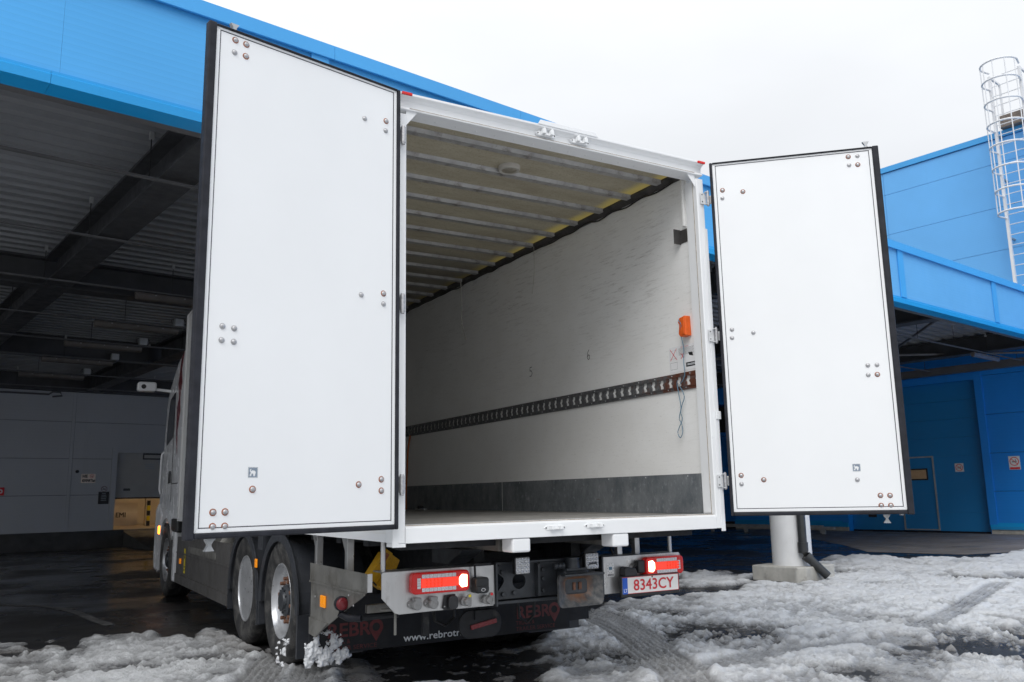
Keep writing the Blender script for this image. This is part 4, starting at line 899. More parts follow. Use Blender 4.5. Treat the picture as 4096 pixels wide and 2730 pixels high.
part(MB().box(-1.19, 1.19, -0.0065, -0.0042, 3.7395, 3.7420), 'sealant_line', 'sealant', hd)
def keeper(parent, x, z, up):
    k = MB(); k.prism([(x - 0.085, z), (x - 0.06, z + 0.016), (x + 0.06, z + 0.016), (x + 0.085, z), (x + 0.06, z - 0.016), (x - 0.06, z - 0.016)], 'y', -0.008, 0.012)
    for q in (-0.032, 0.032): k.prism([(x + q - 0.012, z - 0.012), (x + q - 0.012, z + 0.014), (x + q - 0.006, z + 0.03 * up if up > 0 else z + 0.014), (x + q + 0.006, z + 0.03 if up > 0 else z + 0.014), (x + q + 0.012, z + 0.014), (x + q + 0.012, z - 0.012)], 'y', -0.045, -0.0085)
    k.box(x - 0.03, x + 0.03, -0.02, -0.0085, z - 0.012, z - 0.002)
    part(k, 'lock_keeper', 'frame_white', parent, bevel=0.003)
    hm = MB()
    for q in (-0.068, 0.068): hm.lathe([(-0.0085, 0.005), (-0.0095, 0.005)], (x + q, 0, z), 'y', 10)
    part(hm, 'keeper_bolt', 'chassis_black', parent)
keeper(hd, -0.165, 3.775, 1); keeper(hd, 0.12, 3.776, 1)
sl_ = part(MB().prism([(-0.004, Z0), (-0.004, 1.138), (0.02, 1.148), (0.10, 1.149), (0.10, Z0)], 'x', -1.206, 1.206), 'sill', 'frame_white', tk, bevel=0.003)
part(MB().box(-1.2, 1.2, 0.022, 0.108, 1.1492, 1.154), 'threshold_strip', 'hinge_metal', sl_)
part(MB().box(1.2035, 1.2065, 0.040, 0.043, 1.155, 3.70), 'sealant_line', 'sealant', sl_)
part(MB().box(-1.2, 1.2, 0.0185, 0.0212, 1.1487, 1.1525), 'sealant_line', 'sealant', sl_)
keeper(sl_, -0.18, 1.105, 0); keeper(sl_, 0.13, 1.108, 0)
part(MB().box(-1.2055, -1.275, -0.001, 0.12, Z0 - 0.02, Z0), 'post_foot', 'frame_white', sl_)
for x in (-0.425, 0.347): part(MB().box(x - 0.066, x + 0.066, 0.0, 0.14, 0.962, Z0 - 0.001), 'buffer_block', 'frame_white', sl_, bevel=0.012)

# --- cargo doors (local frame: x from the hinge outwards, y = +-inner face, z up)
def bolt_mesh(rusty):
    b_ = MB()
    if rusty: b_.mat(1).lathe([(0, 0.0185), (0.0015, 0.0175), (0.002, 0.013)], (0, 0, 0), 'y', 18)
    else: b_.mat(0).lathe([(0, 0.0165), (0.0025, 0.0155), (0.003, 0.0125)], (0, 0, 0), 'y', 18)
    b_.mat(0).lathe([(0.0016, 0.0135), (0.006, 0.0125), (0.009, 0.009), (0.0105, 0.003)], (0, 0, 0), 'y', 16)
    return b_.mesh('bolt', ['zinc', 'rust'], smooth=40)
bm_z, bm_r = bolt_mesh(False), bolt_mesh(True)
EL = [(0.10, 0.10), (0.30, 0.10), (0.32, 0.34), (0.52, 0.36), (0.56, 0.08), (0.74, 0.08), (0.78, 0.30), (0.84, 0.44), (0.80, 0.62), (0.66, 0.70), (0.52, 0.72), (0.40, 0.74), (0.34, 0.66), (0.24, 0.64), (0.22, 0.76), (0.30, 0.86), (0.24, 0.90), (0.13, 0.80), (0.12, 0.62), (0.20, 0.54), (0.24, 0.40), (0.14, 0.30)]
def door(side, hx, th, bolts, rusty, sticker, cams, label):
    sgn = -1 if side == 'L' else 1
    d = np.array([sgn * math.cos(th), -math.sin(th), 0.0]); inn = 1 if side == 'L' else -1
    Wd, zb, zt = 1.227, 1.135, 3.818
    pm_ = MB().box(0.022, Wd - 0.045, -0.030 * inn, 0.0, zb + 0.028, zt - 0.011)
    o = bpy.data.objects.new('cargo_door', pm_.mesh('cargo_door', 'white_paint')); COL.objects.link(o); o.parent = tk
    o.location = (hx - ORG[tk][0], -0.05 - ORG[tk][1], 0); o.rotation_euler[2] = math.atan2(d[1], d[0]); o['label'] = label
    ORG[o] = (0, 0, 0)
    e = 0.016 * inn
    # rubber seal: two lips, mitred frame
    for a, c, q0, q1 in ((Wd - 0.044, Wd, zb - 0.004, zt + 0.004), (0.0, 0.021, zb, zt)):
        part(MB().box(a, c, -0.034 * inn, e, q0, q1), 'rubber_seal', 'black_rubber', o, bevel=0.007)
    for q0, q1 in ((zb, zb + 0.027), (zt - 0.010, zt)):
        part(MB().box(0.0215, Wd - 0.0445, -0.034 * inn, e, q0, q1), 'rubber_seal', 'black_rubber', o, bevel=0.007)
    # aluminium cover frame and dark joint line
    f = 0.003 * inn; i0, i1, j0, j1 = 0.023, Wd - 0.046, zb + 0.029, zt - 0.0112; w = 0.019; wt = 0.012
    for poly in ([(i0, j0), (i1, j0), (i1 - w, j0 + w), (i0 + w, j0 + w)], [(i0, j1), (i1, j1), (i1 - w, j1 - wt), (i0 + w, j1 - wt)], [(i0, j0 + 0.002), (i0 + w, j0 + w + 0.002), (i0 + w, j1 - wt - 0.002), (i0, j1 - 0.002)], [(i1, j0 + 0.002), (i1 - w, j0 + w + 0.002), (i1 - w, j1 - wt - 0.002), (i1, j1 - 0.002)]):
        part(MB().prism(poly, 'y', 0.0005 * inn, f), 'edge_trim', 'white_paint', o)
    k0, k1, m0, m1 = i0 + w + 0.001, i1 - w - 0.001, j0 + w + 0.001, j1 - wt - 0.001; lw = 0.0045
    part(MB().box(k0, k1, 0.0004 * inn, 0.0012 * inn, m0, m0 + lw).box(k0, k1, 0.0004 * inn, 0.0012 * inn, m1 - lw, m1).box(k0, k0 + lw, 0.0004 * inn, 0.0012 * inn, m0 + lw, m1 - lw).box(k1 - lw, k1, 0.0004 * inn, 0.0012 * inn, m0 + lw, m1 - lw), 'joint_line', 'black_line', o)
    P0 = np.array([hx, -0.05, 0]); nn = np.array([-d[1], d[0], 0])
    def uv(px, py):
        q = onpl(px * 1.7408, py * 1.7408, P0, nn); return float(np.dot(q - P0, d)), float(q[2])
    for i, (bx, by) in enumerate(bolts):
        u, z = uv(bx, by)
        b_ = inst(bm_r if i in rusty else bm_z, 'bolt', o, (u, 0.0005 * inn, z), (0, random.uniform(0, 6), 0) if inn > 0 else (0, random.uniform(0, 6), math.pi))
    u, z = uv(*sticker); hs = 0.026; si = 1.0 if side == 'R' else -1.0
    st = part(MB().box(u - hs, u + hs, 0.0005 * inn, 0.0010 * inn, z - hs, z + hs), 'emblem', 'emblem_grey', o)
    em = MB().add([(u + si * (x - 0.5) * 0.044, 0.0014 * inn, z + (y - 0.5) * 0.044) for x, y in EL], [tuple(range(len(EL)))])
    part(em, 'elephant_mark', 'paper', o)
    fr_ = MB(); h2 = hs * 0.93
    for q in ((u - h2, u + h2, z - h2, z - h2 + 0.0012), (u - h2, u + h2, z + h2 - 0.0012, z + h2), (u - h2, u - h2 + 0.0012, z - h2, z + h2), (u + h2 - 0.0012, u + h2, z - h2, z + h2)): fr_.box(q[0], q[1], 0.0012 * inn, 0.0016 * inn, q[2], q[3])
    part(fr_, 'emblem_border', 'paper', o)
    for cx_, top in cams:
        u, _ = uv(cx_, 63 if top else 1235); y0, y1 = -0.062 * inn, -0.036 * inn
        z = zt + 0.004 if top else zb - 0.004; s_ = 1 if top else -1
        cm = MB().prism([(u - 0.022, z), (u - 0.020, z + s_ * 0.008), (u - 0.008, z + s_ * 0.026), (u - 0.010, z + s_ * 0.036), (u - 0.024, z + s_ * 0.058), (u + 0.024, z + s_ * 0.058), (u + 0.010, z + s_ * 0.036), (u + 0.008, z + s_ * 0.026), (u + 0.020, z + s_ * 0.008), (u + 0.022, z)], 'y', y0, y1)
        part(cm, 'lock_cam', 'galvanised', o)
    # locking bar on the outer face and hinge straps
    ub = uv(cams[0][0], 63)[0]
    part(MB().tube([(ub, -0.050 * inn, zb - 0.01), (ub, -0.050 * inn, zt + 0.01)], 0.014, 10), 'locking_bar', 'galvanised', o, smooth=50)
    for z in (3.537, 2.462, 1.386):
        part(MB().box(-0.035, 0.30, -0.042 * inn, -0.0345 * inn, z - 0.034, z + 0.034), 'hinge_strap', 'hinge_metal', o, bevel=0.003)
    return o
LB = [(541, 93), (566, 103), (539, 121), (565, 130), (838, 273), (887, 279), (886, 301), (830, 678), (881, 675), (881, 699), (511, 750), (538, 755), (509, 782), (537, 786), (824, 1114), (876, 1102), (876, 1128), (580, 1125), (489, 1178), (517, 1177), (488, 1211), (516, 1210)]
RB = [(1949, 361), (1970, 359), (1951, 380), (1971, 379), (1660, 438), (1660, 456), (1707, 441), (1682, 758), (1682, 777), (1731, 765), (1994, 840), (2015, 839), (1995, 862), (2016, 861), (1703, 1093), (1704, 1113), (1755, 1103), (1970, 1103), (2023, 1139), (2045, 1139), (2025, 1162), (2047, 1162)]
door('L', -1.278, 0.2185, LB, {0, 1, 3, 5, 8, 14, 15, 16, 17, 18, 19, 20, 21}, (581, 1086), [(547, True), (490, False)], 'left cargo door swung wide open, larger in the picture')
door('R', 1.305, 0.7582, RB, {0, 3, 4, 6, 13, 14, 16, 18, 19, 20, 21}, (1968, 1075), [(1965, True), (2045, False)], 'right cargo door standing half open')

# --- chassis
for s in (-1, 1):
    part(MB().box(s * 0.36, s * 0.44, 0.62, 9.4, 0.72, 0.96), 'chassis_rail', 'chassis_black', tk)
    part(MB().box(s * 0.34, s * 0.50, 0.16, 7.3, 0.965, 1.085), 'subframe_rail', 'stainless_dirty', tk)
    part(MB().prism([(0.45, 0.965), (0.95, 0.965), (0.95, 0.86), (0.70, 0.86)], 'x', s * 0.45, s * 0.60), 'subframe_bracket', 'coupling_grey', tk)
for y in (0.20, 0.75, 1.3, 1.9, 2.6, 3.3, 4.2, 5.2, 6.2): part(MB().box(-1.15, 1.15, y, y + 0.09, 1.0, 1.088), 'floor_bearer', 'chassis_black', tk)
for y in (1.0, 2.0, 4.6, 6.5): part(MB().box(-0.36, 0.36, y, y + 0.12, 0.72, 0.9), 'cross_member', 'chassis_black', tk)
part(MB().lathe([(-0.9, 0.09), (0.9, 0.09)], (0, 2.49, 0.5), 'x', 14), 'axle', 'chassis_black', tk, smooth=40)
part(MB().lathe([(-0.9, 0.09), (0.9, 0.09)], (0, 3.72, 0.5), 'x', 14), 'axle', 'chassis_black', tk, smooth=40)
part(MB().box(-0.75, 0.75, 1.75, 2.0, 0.45, 0.72), 'silencer', 'chassis_black', tk, bevel=0.05)

# --- wheels
def wheel(x, y, s, dish):
    """s = -1: left side, outer face towards -x"""
    w0, r = 0.30, 0.505
    tp = [(0.0, 0.30), (-0.012, 0.33), (-0.022, 0.40), (-0.020, 0.455), (0.0, 0.487), (0.03, 0.502), (0.27, 0.502), (0.30, 0.487), (0.32, 0.40), (0.30, 0.30)]
    wh = part(MB().lathe([(-s * a + 0, q) for a, q in tp], (x, y, r - 0.004), 'x', 56, cap=False), 'wheel', 'tyre_rubber', tk, smooth=35, label='left wheel with bare hub and nuts' if dish == 'hub' and s < 0 else None)
    gm = MB()
    for q in (0.075, 0.12, 0.18, 0.225): gm.lathe([(-s * q, 0.5035), (-s * (q + 0.012), 0.5035)], (x, y, r - 0.004), 'x', 56, cap=False)
    part(gm, 'tread_groove', 'print_black', wh)
    if dish == 'hub': rp = [(0.006, 0.300), (-0.004, 0.297), (-0.004, 0.288), (0.02, 0.280), (0.040, 0.270), (0.055, 0.250), (0.062, 0.215), (0.062, 0.09)]
    else: rp = [(0.006, 0.300), (-0.004, 0.297), (-0.004, 0.288), (0.02, 0.280), (0.05, 0.274), (0.09, 0.262), (0.12, 0.252), (0.14, 0.225), (0.15, 0.15), (0.12, 0.08), (0.11, 0.004)]
    part(MB().lathe([(-s * a, q) for a, q in rp], (x, y, r - 0.004), 'x', 48, cap=(dish != 'hub')), 'rim', 'rim_silver', wh, smooth=40)
    if dish == 'hub':
        part(MB().lathe([(-s * a, q) for a, q in [(0.07, 0.128), (0.03, 0.124), (0.018, 0.108), (0.015, 0.088), (-0.005, 0.078), (-0.01, 0.01)]], (x, y, r - 0.004), 'x', 28), 'hub', 'coupling_grey', wh, smooth=35)
        nm = MB().lathe([(0.0, 0.021), (0.012, 0.021), (0.014, 0.0165), (0.04, 0.0165), (0.043, 0.008)], (0, 0, 0), 'x', 6).mesh('wheel_nut', 'rusty_steel')
        hm = MB().lathe([(0.0, 0.010), (0.012, 0.009)], (0, 0, 0), 'x', 6).mesh('hub_bolt', 'coupling_grey')
        for k in range(10):
            a = 2 * math.pi * (k + 0.3) / 10
            inst(nm, 'wheel_nut', wh, (x - s * 0.062, y + 0.1675 * math.cos(a), r + 0.1675 * math.sin(a)), (0, 0, math.pi if s < 0 else 0))
            inst(hm, 'hub_bolt', wh, (x - s * 0.016, y + 0.095 * math.cos(a), r + 0.095 * math.sin(a)), (0, 0, math.pi if s < 0 else 0))
    part(MB().lathe([(-s * 0.165, 0.27), (-s * 0.30, 0.27)], (x, y, r - 0.004), 'x', 30), 'drum', 'chassis_black', wh)
    return wh
for s in (-1, 1):
    wheel(s * 1.235, 2.49, s, 'hub'); wheel(s * 0.885, 2.49, s, 'dish')
    wheel(s * 1.235, 3.72, s, 'dish'); wheel(s * 1.235, 8.50, s, 'hub')
# --- mudguards
def arc(y, z, r0, r1, a0, a1, x0, x1, n=22):
    pts = [(y + r1 * math.cos(a0 + (a1 - a0) * i / n), z + r1 * math.sin(a0 + (a1 - a0) * i / n)) for i in range(n + 1)]
    ins = [(y + r0 * math.cos(a0 + (a1 - a0) * i / n), z + r0 * math.sin(a0 + (a1 - a0) * i / n)) for i in range(n + 1)]
    mb = MB()
    for i in range(n): mb.prism([pts[i], pts[i + 1], ins[i + 1], ins[i]], 'x', x0, x1)
    return mb
for s in (-1, 1):
    for y in (2.49, 3.72):
        f = arc(y, 0.45, 0.535, 0.550, 0.0, math.pi, s * 1.262, s * 0.70)
        f2 = arc(y, 0.45, 0.525, 0.600, 0.0, math.pi, s * 1.274, s * 1.262)
        mg = part(f, 'mudguard', 'fender_plastic', tk)
        part(f2, 'guard_lip', 'fender_plastic', mg)
        part(MB().box(s * 1.272, s * 0.75, y - 0.598, y - 0.565, 0.14 if y < 3 else 0.24, 0.452), 'guard_apron', 'fender_plastic', mg)
        part(MB().box(s * 1.272, s * 0.75, y + 0.565, y + 0.598, 0.26, 0.452), 'guard_apron', 'fender_plastic', mg)
    part(MB().box(s * 1.265, s * 0.8, 3.02, 3.19, 0.88, 1.0), 'guard_bridge', 'fender_plastic', tk)
# side skirt, left and right
for s in (-1, 1):
    k = part(MB().prism([(4.38, 0.88), (7.56, 0.85), (7.58, 0.40), (7.575, 0.273), (4.40, 0.265), (4.38, 0.43)], 'x', s * 1.245, s * 1.225), 'side_skirt', 'skirt_grey', tk)
    part(MB().box(s * 1.262, s * 1.2455, 4.40, 7.57, 0.270, 0.385).box(s * 1.252, s * 1.2455, 4.40, 7.57, 0.64, 0.66), 'skirt_rail', 'skirt_grey', k, bevel=0.004)
    part(MB().lathe([(-0.85, 0.26), (-0.82, 0.30), (0.82, 0.30), (0.85, 0.26)], (s * 0.95, 5.9, 0.72), 'y', 24), 'tank', 'stainless_dirty', tk, smooth=40)
sm_ = part(MB().box(-1.263, -1.2465, 7.19, 7.27, 0.52, 0.585), 'side_marker', 'amber', tk, bevel=0.004)
part(MB().box(-1.290, -1.2745, 3.14, 3.19, 0.725, 0.80), 'side_marker', 'amber', tk, bevel=0.004)
ts = part(MB().box(-1.2485, -1.2472, 6.90, 7.00, 0.42, 0.72), 'warning_sticker', 'yellow_print', tk)
part(MB().add([(-1.2492, 6.915, 0.60), (-1.2492, 6.985, 0.60), (-1.2492, 6.95, 0.69)], [(0, 1, 2)]).box(-1.2492, -1.2488, 6.92, 6.98, 0.45, 0.47).box(-1.2492, -1.2488, 6.92, 6.98, 0.49, 0.51), 'sticker_print', 'print_black', ts)

# --- stainless rear underrun parts
BY = 0.45
# side plate under the left box edge (x = -1.27)
sp_ = part(MB().prism([(1.605, 0.855), (0.462, 0.853), (0.448, 0.838), (0.448, 0.742), (0.53, 0.705), (0.86, 0.588), (1.30, 0.42), (1.44, 0.355), (1.585, 0.362), (1.592, 0.48), (1.575, 0.50), (1.575, 0.715), (1.600, 0.73)], 'x', -1.272, -1.266), 'side_plate', 'stainless_dirty', tk)
part(MB().box(-1.2655, -1.235, 0.448, 0.454, 0.742, 0.852), 'plate_return', 'stainless', sp_)
part(MB().box(-1.280, -1.2725, 0.47, 1.595, 0.722, 0.735), 'plate_fold', 'stainless_dirty', sp_)
part(MB().prism([(1.44, 0.357), (1.583, 0.364), (1.59, 0.478), (1.17, 0.478)], 'x', -1.279, -1.2725), 'lower_fold', 'stainless_dirty', sp_)
part(MB().box(-1.290, -1.273, 1.215, 1.31, 0.575, 0.655), 'marker_lamp', 'amber', sp_, bevel=0.006)
bs_ = MB()
for y, z in ((1.46, 0.63), (0.76, 0.70), (0.67, 0.645)): bs_.lathe([(-0.003, 0.008), (-0.007, 0.005)], (-1.272, y, z), 'x', 8)
part(bs_, 'plate_bolt', 'zinc', sp_)
# rubber arm with round red lamp
ra = part(MB().tube([(-1.20, 0.72, 0.555), (-1.26, 0.80, 0.555), (-1.30, 0.84, 0.58), (-1.305, 0.84, 0.64)], [0.022, 0.024, 0.026, 0.03], 10), 'lamp_arm', 'black_rubber', tk, smooth=50)
part(MB().lathe([(0.03, 0.025), (0.0, 0.047), (-0.025, 0.047), (-0.03, 0.042)], (-1.303, 0.83, 0.645), 'y', 24), 'lamp_housing', 'black_rubber', ra, smooth=40)
part(MB().lathe([(-0.025, 0.041), (-0.04, 0.038), (-0.05, 0.027), (-0.054, 0.004)], (-1.303, 0.83, 0.645), 'y', 24), 'lamp_lens', 'dark_red_lens', ra, smooth=40)
part(MB().tube([(-1.20, 0.72, 0.56), (-0.95, 0.72, 0.56)], 0.02, 8), 'lamp_bar', 'chassis_black', tk)
part(MB().tube([(-1.14, 0.55, 0.62), (-1.05, 0.55, 0.62), (-1.04, 0.55, 0.60), (-1.04, 0.55, 0.46)], 0.009, 6), 'lamp_bracket', 'stainless_dirty', tk)
# uprights
for (x, y, z0, z1, w) in ((-1.15, 1.79, 0.70, 1.05, 0.05), (-1.15, 1.11, 0.70, 1.05, 0.05), (1.15, 1.11, 0.70, 1.05, 0.05), (0.95, 0.62, 0.70, 1.05, 0.045)):
    part(MB().box(x - w / 2, x + w / 2, y - w / 2, y + w / 2, z0, z1).prism([(y + w / 2, z1), (y + w / 2 + 0.14, z1), (y + w / 2, z1 - 0.18)], 'x', x - 0.004, x + 0.004), 'upright', 'stainless', tk, bevel=0.003)
for x, y in ((-1.145, 0.50), (1.20, 0.52)): part(MB().tube([(x, y, 0.84), (x, y, 1.05)], 0.016, 10), 'support_rod', 'stainless', tk, smooth=50)
part(MB().box(-1.17, -0.40, 0.70, 0.74, 0.585, 0.635), 'underrun_bar', 'stainless_dirty', tk)
def prismY(poly, y0, y1): return MB().prism(poly, 'y', y0, y1)
bl = part(prismY([(-1.175, 0.842), (-1.165, 0.856), (-0.378, 0.858), (-0.372, 0.605), (-1.055, 0.595), (-1.085, 0.605), (-1.172, 0.700)], BY, BY + 0.008), 'rear_plate', 'stainless', tk, bevel=0.002)
part(MB().box(-1.165, -0.38, BY + 0.0085, BY + 0.17, 0.850, 0.857).box(-1.05, -0.38, BY + 0.0085, BY + 0.12, 0.597, 0.604), 'plate_return', 'stainless', bl)
brp = part(prismY([(0.512, 0.862), (1.228, 0.862), (1.238, 0.848), (1.232, 0.70), (1.04, 0.612), (0.512, 0.602)], BY, BY + 0.008), 'rear_plate', 'stainless', tk, bevel=0.002)
part(MB().box(0.515, 1.228, BY + 0.0085, BY + 0.17, 0.854, 0.861).box(1.229, 1.236, BY + 0.0085, BY + 0.17, 0.70, 0.85), 'plate_return', 'stainless', brp)
def rrect(x0, x1, z0, z1, r, n=6):
    o = []
    for cx_, cz_, a0 in ((x1 - r, z1 - r, 0), (x0 + r, z1 - r, 90), (x0 + r, z0 + r, 180), (x1 - r, z0 + r, 270)):
        o += [(cx_ + r * math.cos(R(a0 + 90 * i / n)), cz_ + r * math.sin(R(a0 + 90 * i / n))) for i in range(n + 1)]
    return o
def tail(x0, x1, lit_right):
    z0, z1 = 0.712, 0.845; yf = BY - 0.055
    t = part(prismY(rrect(x0, x1, z0, z1, 0.030), yf, BY - 0.001), 'tail_light', 'red_plastic', tk, bevel=0.008)
    def mx(a): return x0 + a if not lit_right else x1 - a       # a measured from the lit end
    L_ = x1 - x0; zc = (z0 + z1) / 2
    # pale reflector track: U shape of clear cells
    u = MB(); yy = yf - 0.003
    def q(a0, a1, b0, b1, mb, y=yy, dy=0.003): mb.box(mx(a0), mx(a1), y, y + dy, b0, b1)
    nb = 9
    for k in range(nb):
        a0 = 0.10 + k * (L_ - 0.165) / nb
        q(a0, a0 + (L_ - 0.165) / nb - 0.0012, z1 - 0.037, z1 - 0.014, u); q(a0, a0 + (L_ - 0.165) / nb - 0.0012, z0 + 0.014, z0 + 0.037, u)
    for k in range(4): q(L_ - 0.058, L_ - 0.034, z0 + 0.034 + k * 0.0165, z0 + 0.0495 + k * 0.0165, u)
    part(u, 'clear_cell', 'clear_lens', t, bevel=0.002)
    c = MB(); q(0.085, L_ - 0.062, z0 + 0.039, z1 - 0.039, c, yf - 0.004, 0.004); part(c, 'red_lens', 'red_lens', t)
    dm = MB()
    for i in range(5):
        for j in range(3): dm.lathe([(-0.004, 0.009), (-0.008, 0.006), (-0.009, 0.001)], (mx(0.20 + i * 0.026), yf, z0 + 0.048 + j * 0.0185), 'y', 6)
    part(dm, 'red_cell', 'red_cell', t)
    lm = MB(); pts = [(mx(0.022), z0 + 0.030), (mx(0.060), z0 + 0.026), (mx(0.078), zc - 0.02), (mx(0.078), zc + 0.02), (mx(0.060), z1 - 0.026), (mx(0.022), z1 - 0.030)]
    lm.prism(pts, 'y', yf - 0.006, yf - 0.0005); part(lm, 'lit_lamp', 'lit_lamp', t, bevel=0.004)
    return t
tail(-0.992, -0.587, True); tail(0.865, 1.222, False)
# sockets and air couplings on the left plate
def flange(x, z, r, rot, n=2):
    return [(x + (r if i % 2 == 0 else r * 0.62) * math.cos(rot + 2 * math.pi * i / (2 * n)), z + (r if i % 2 == 0 else r * 0.62) * math.sin(rot + 2 * math.pi * i / (2 * n))) for i in range(2 * n)]
for x in (-0.955, -0.842):
    k = part(prismY(rrect(x - 0.048, x + 0.048, 0.628, 0.672, 0.020), BY - 0.012, BY - 0.001), 'socket', 'grey_socket', tk, bevel=0.002)
    part(MB().lathe([(0, 0.032), (-0.03, 0.032), (-0.036, 0.028), (-0.04, 0.01)], (x + 0.006, BY - 0.013, 0.648), 'y', 20).box(x - 0.02, x + 0.03, BY - 0.05, BY - 0.014, 0.672, 0.690), 'socket_cap', 'grey_socket', k, smooth=40)
    b_ = MB()
    for dx in (-0.04, 0.04): b_.lathe([(-0.013, 0.006), (-0.016, 0.004)], (x + dx, BY, 0.650), 'y', 8)
    part(b_, 'socket_screw', 'zinc', k)
k = part(prismY([(-0.765, 0.612), (-0.748, 0.690), (-0.672, 0.694), (-0.665, 0.62), (-0.69, 0.595), (-0.745, 0.598)], BY - 0.018, BY - 0.001), 'socket', 'black_plastic', tk, bevel=0.004)
part(prismY(rrect(-0.735, -0.668, 0.602, 0.688, 0.025), BY - 0.05, BY - 0.0185), 'socket_cap', 'black_plastic', k, bevel=0.006)
b_ = MB()
for dx, dz in ((-0.752, 0.622), (-0.674, 0.684)): b_.lathe([(-0.019, 0.005), (-0.022, 0.004)], (dx, BY, dz), 'y', 8)
part(b_, 'socket_screw', 'zinc', k)
for x, cm_ in ((-0.613, 'yellow_print'), (-0.452, 'print_red')):
    k = part(MB().lathe([(0, 0.024), (-0.02, 0.024), (-0.022, 0.030), (-0.04, 0.030), (-0.045, 0.02), (-0.07, 0.018), (-0.072, 0.012)], (x, BY - 0.001, 0.644), 'y', 16), 'air_coupling', 'grey_socket', tk, smooth=40)
    part(MB().prism(rrect(x + 0.004, x + 0.036, 0.612, 0.690, 0.012), 'y', BY - 0.062, BY - 0.046), 'coupling_head', 'grey_socket', k, bevel=0.004)
    part(MB().box(x + 0.012, x + 0.030, BY - 0.0635, BY - 0.0625, 0.672, 0.688), 'colour_tag', cm_, k)
# lidded black socket with wire holder
k = part(prismY(rrect(-0.553, -0.455, 0.690, 0.790, 0.018), BY - 0.075, BY - 0.001), 'lidded_socket', 'black_plastic', tk, bevel=0.008)
part(prismY(rrect(-0.548, -0.460, 0.700, 0.735, 0.012), BY - 0.083, BY - 0.0755), 'lid', 'black_plastic', k, bevel=0.003)
part(ring(MB(), (-0.504, BY - 0.0835, 0.713), 0.007, 0.011, (1.5, 0, 0), (0, 0, 1), (0, -0.001, 0)), 'lid_mark', 'zinc', k)
part(MB().tube([(-0.535, BY - 0.03, 0.78), (-0.54, BY - 0.035, 0.86), (-0.53, BY - 0.035, 0.872), (-0.44, BY - 0.03, 0.872)], 0.008, 6).box(-0.545, -0.425, BY - 0.045, BY + 0.02, 0.866, 0.876), 'holder_bracket', 'chassis_black', tk)
# coupling frame between the plates
cx0, cx1 = -0.372, 0.508
cb = part(MB().box(cx0, cx0 + 0.012, BY - 0.02, 0.72, 0.590, 0.868).box(cx1 - 0.014, cx1, BY - 0.02, 0.72, 0.590, 0.868).box(cx0 + 0.013, cx1 - 0.015, 0.50, 0.72, 0.592, 0.612), 'coupling_frame', 'coupling_grey', tk, bevel=0.003)
# end beam plate with a round hole and a notch
hc, hr = (-0.145, 0.733), 0.052; nseg = 28
outl = [(-0.300, 0.850), (0.02, 0.850), (0.02, 0.622), (-0.31, 0.622), (-0.325, 0.66), (-0.29, 0.70), (-0.262, 0.735), (-0.268, 0.765), (-0.300, 0.785), (-0.325, 0.81)]
def resample(pl, n):
    pl = [np.array(p) for p in pl]; seg = [np.linalg.norm(pl[(i + 1) % len(pl)] - pl[i]) for i in range(len(pl))]; tot = sum(seg); o = []
    for k in range(n):
        d = tot * k / n; i = 0
        while d > seg[i]: d -= seg[i]; i += 1
        o.append(pl[i] + (pl[(i + 1) % len(pl)] - pl[i]) * d / seg[i])
    return o
op = resample(outl, 56); vs = []; fs = []
for p in op:
    a = math.atan2(p[1] - hc[1], p[0] - hc[0]); q = (hc[0] + hr * math.cos(a), hc[1] + hr * math.sin(a))
    vs += [(p[0], 0.52, p[1]), (q[0], 0.52, q[1]), (p[0], 0.545, p[1]), (q[0], 0.545, q[1])]
k_ = len(op)
for i in range(k_):
    j = (i + 1) % k_
    fs += [(4 * i, 4 * j, 4 * j + 1, 4 * i + 1), (4 * i + 2, 4 * i + 3, 4 * j + 3, 4 * j + 2), (4 * i, 4 * i + 2, 4 * j + 2, 4 * j), (4 * i + 1, 4 * j + 1, 4 * j + 3, 4 * i + 3)]
ep = part(MB().add(vs, fs), 'end_beam', 'coupling_grey', tk)
part(MB().box(0.021, 0.49, 0.515, 0.55, 0.622, 0.850).box(-0.36, 0.49, 0.5, 0.60, 0.852, 0.868).box(-0.02, 0.0, 0.47, 0.519, 0.63, 0.845), 'beam_plate', 'coupling_grey', ep, bevel=0.003)
b_ = MB()
for x, z in ((-0.275, 0.655), (-0.19, 0.66), (0.045, 0.66), (0.045, 0.74), (0.045, 0.80), (0.47, 0.66), (0.47, 0.72), (0.47, 0.79), (0.46, 0.83), (-0.28, 0.80)): b_.lathe([(0.52, 0.016), (0.50, 0.016), (0.498, 0.011)], (x, 0, z), 'y', 6)
part(b_, 'beam_bolt', 'coupling_grey', ep)
# trailer coupling: body, funnel jaw, handle
tcp = thing  # (alias kept out of use)
hx0, hx1 = 0.055, 0.425; hy = 0.33
hb = part(MB().box(0.15, 0.36, 0.40, 0.515, 0.62, 0.80), 'trailer_coupling', 'coupling_grey', tk, bevel=0.02)
def funnel():
    mb = MB(); n_ = 8; outer = rrect(hx0, hx1, 0.555, 0.775, 0.035, n_); inner = rrect(0.185, 0.305, 0.655, 0.715, 0.02, n_); midr = rrect(0.11, 0.37, 0.595, 0.752, 0.04, n_)
    k = len(outer); vs = [(p[0], hy, p[1]) for p in outer] + [(p[0], hy + 0.045, p[1]) for p in midr] + [(p[0], hy + 0.095, p[1]) for p in inner] + [(p[0], hy + 0.02, p[1]) for p in outer]
    fs = []
    for r_ in (0, 1): fs += [(r_ * k + i, r_ * k + (i + 1) % k, (r_ + 1) * k + (i + 1) % k, (r_ + 1) * k + i) for i in range(k)]
    fs += [(i, 3 * k + i, 3 * k + (i + 1) % k, (i + 1) % k) for i in range(k)]; fs += [tuple(range(2 * k, 3 * k))]
    return mb.add(vs, fs)
mt, n, b = newmat('jaw_steel')
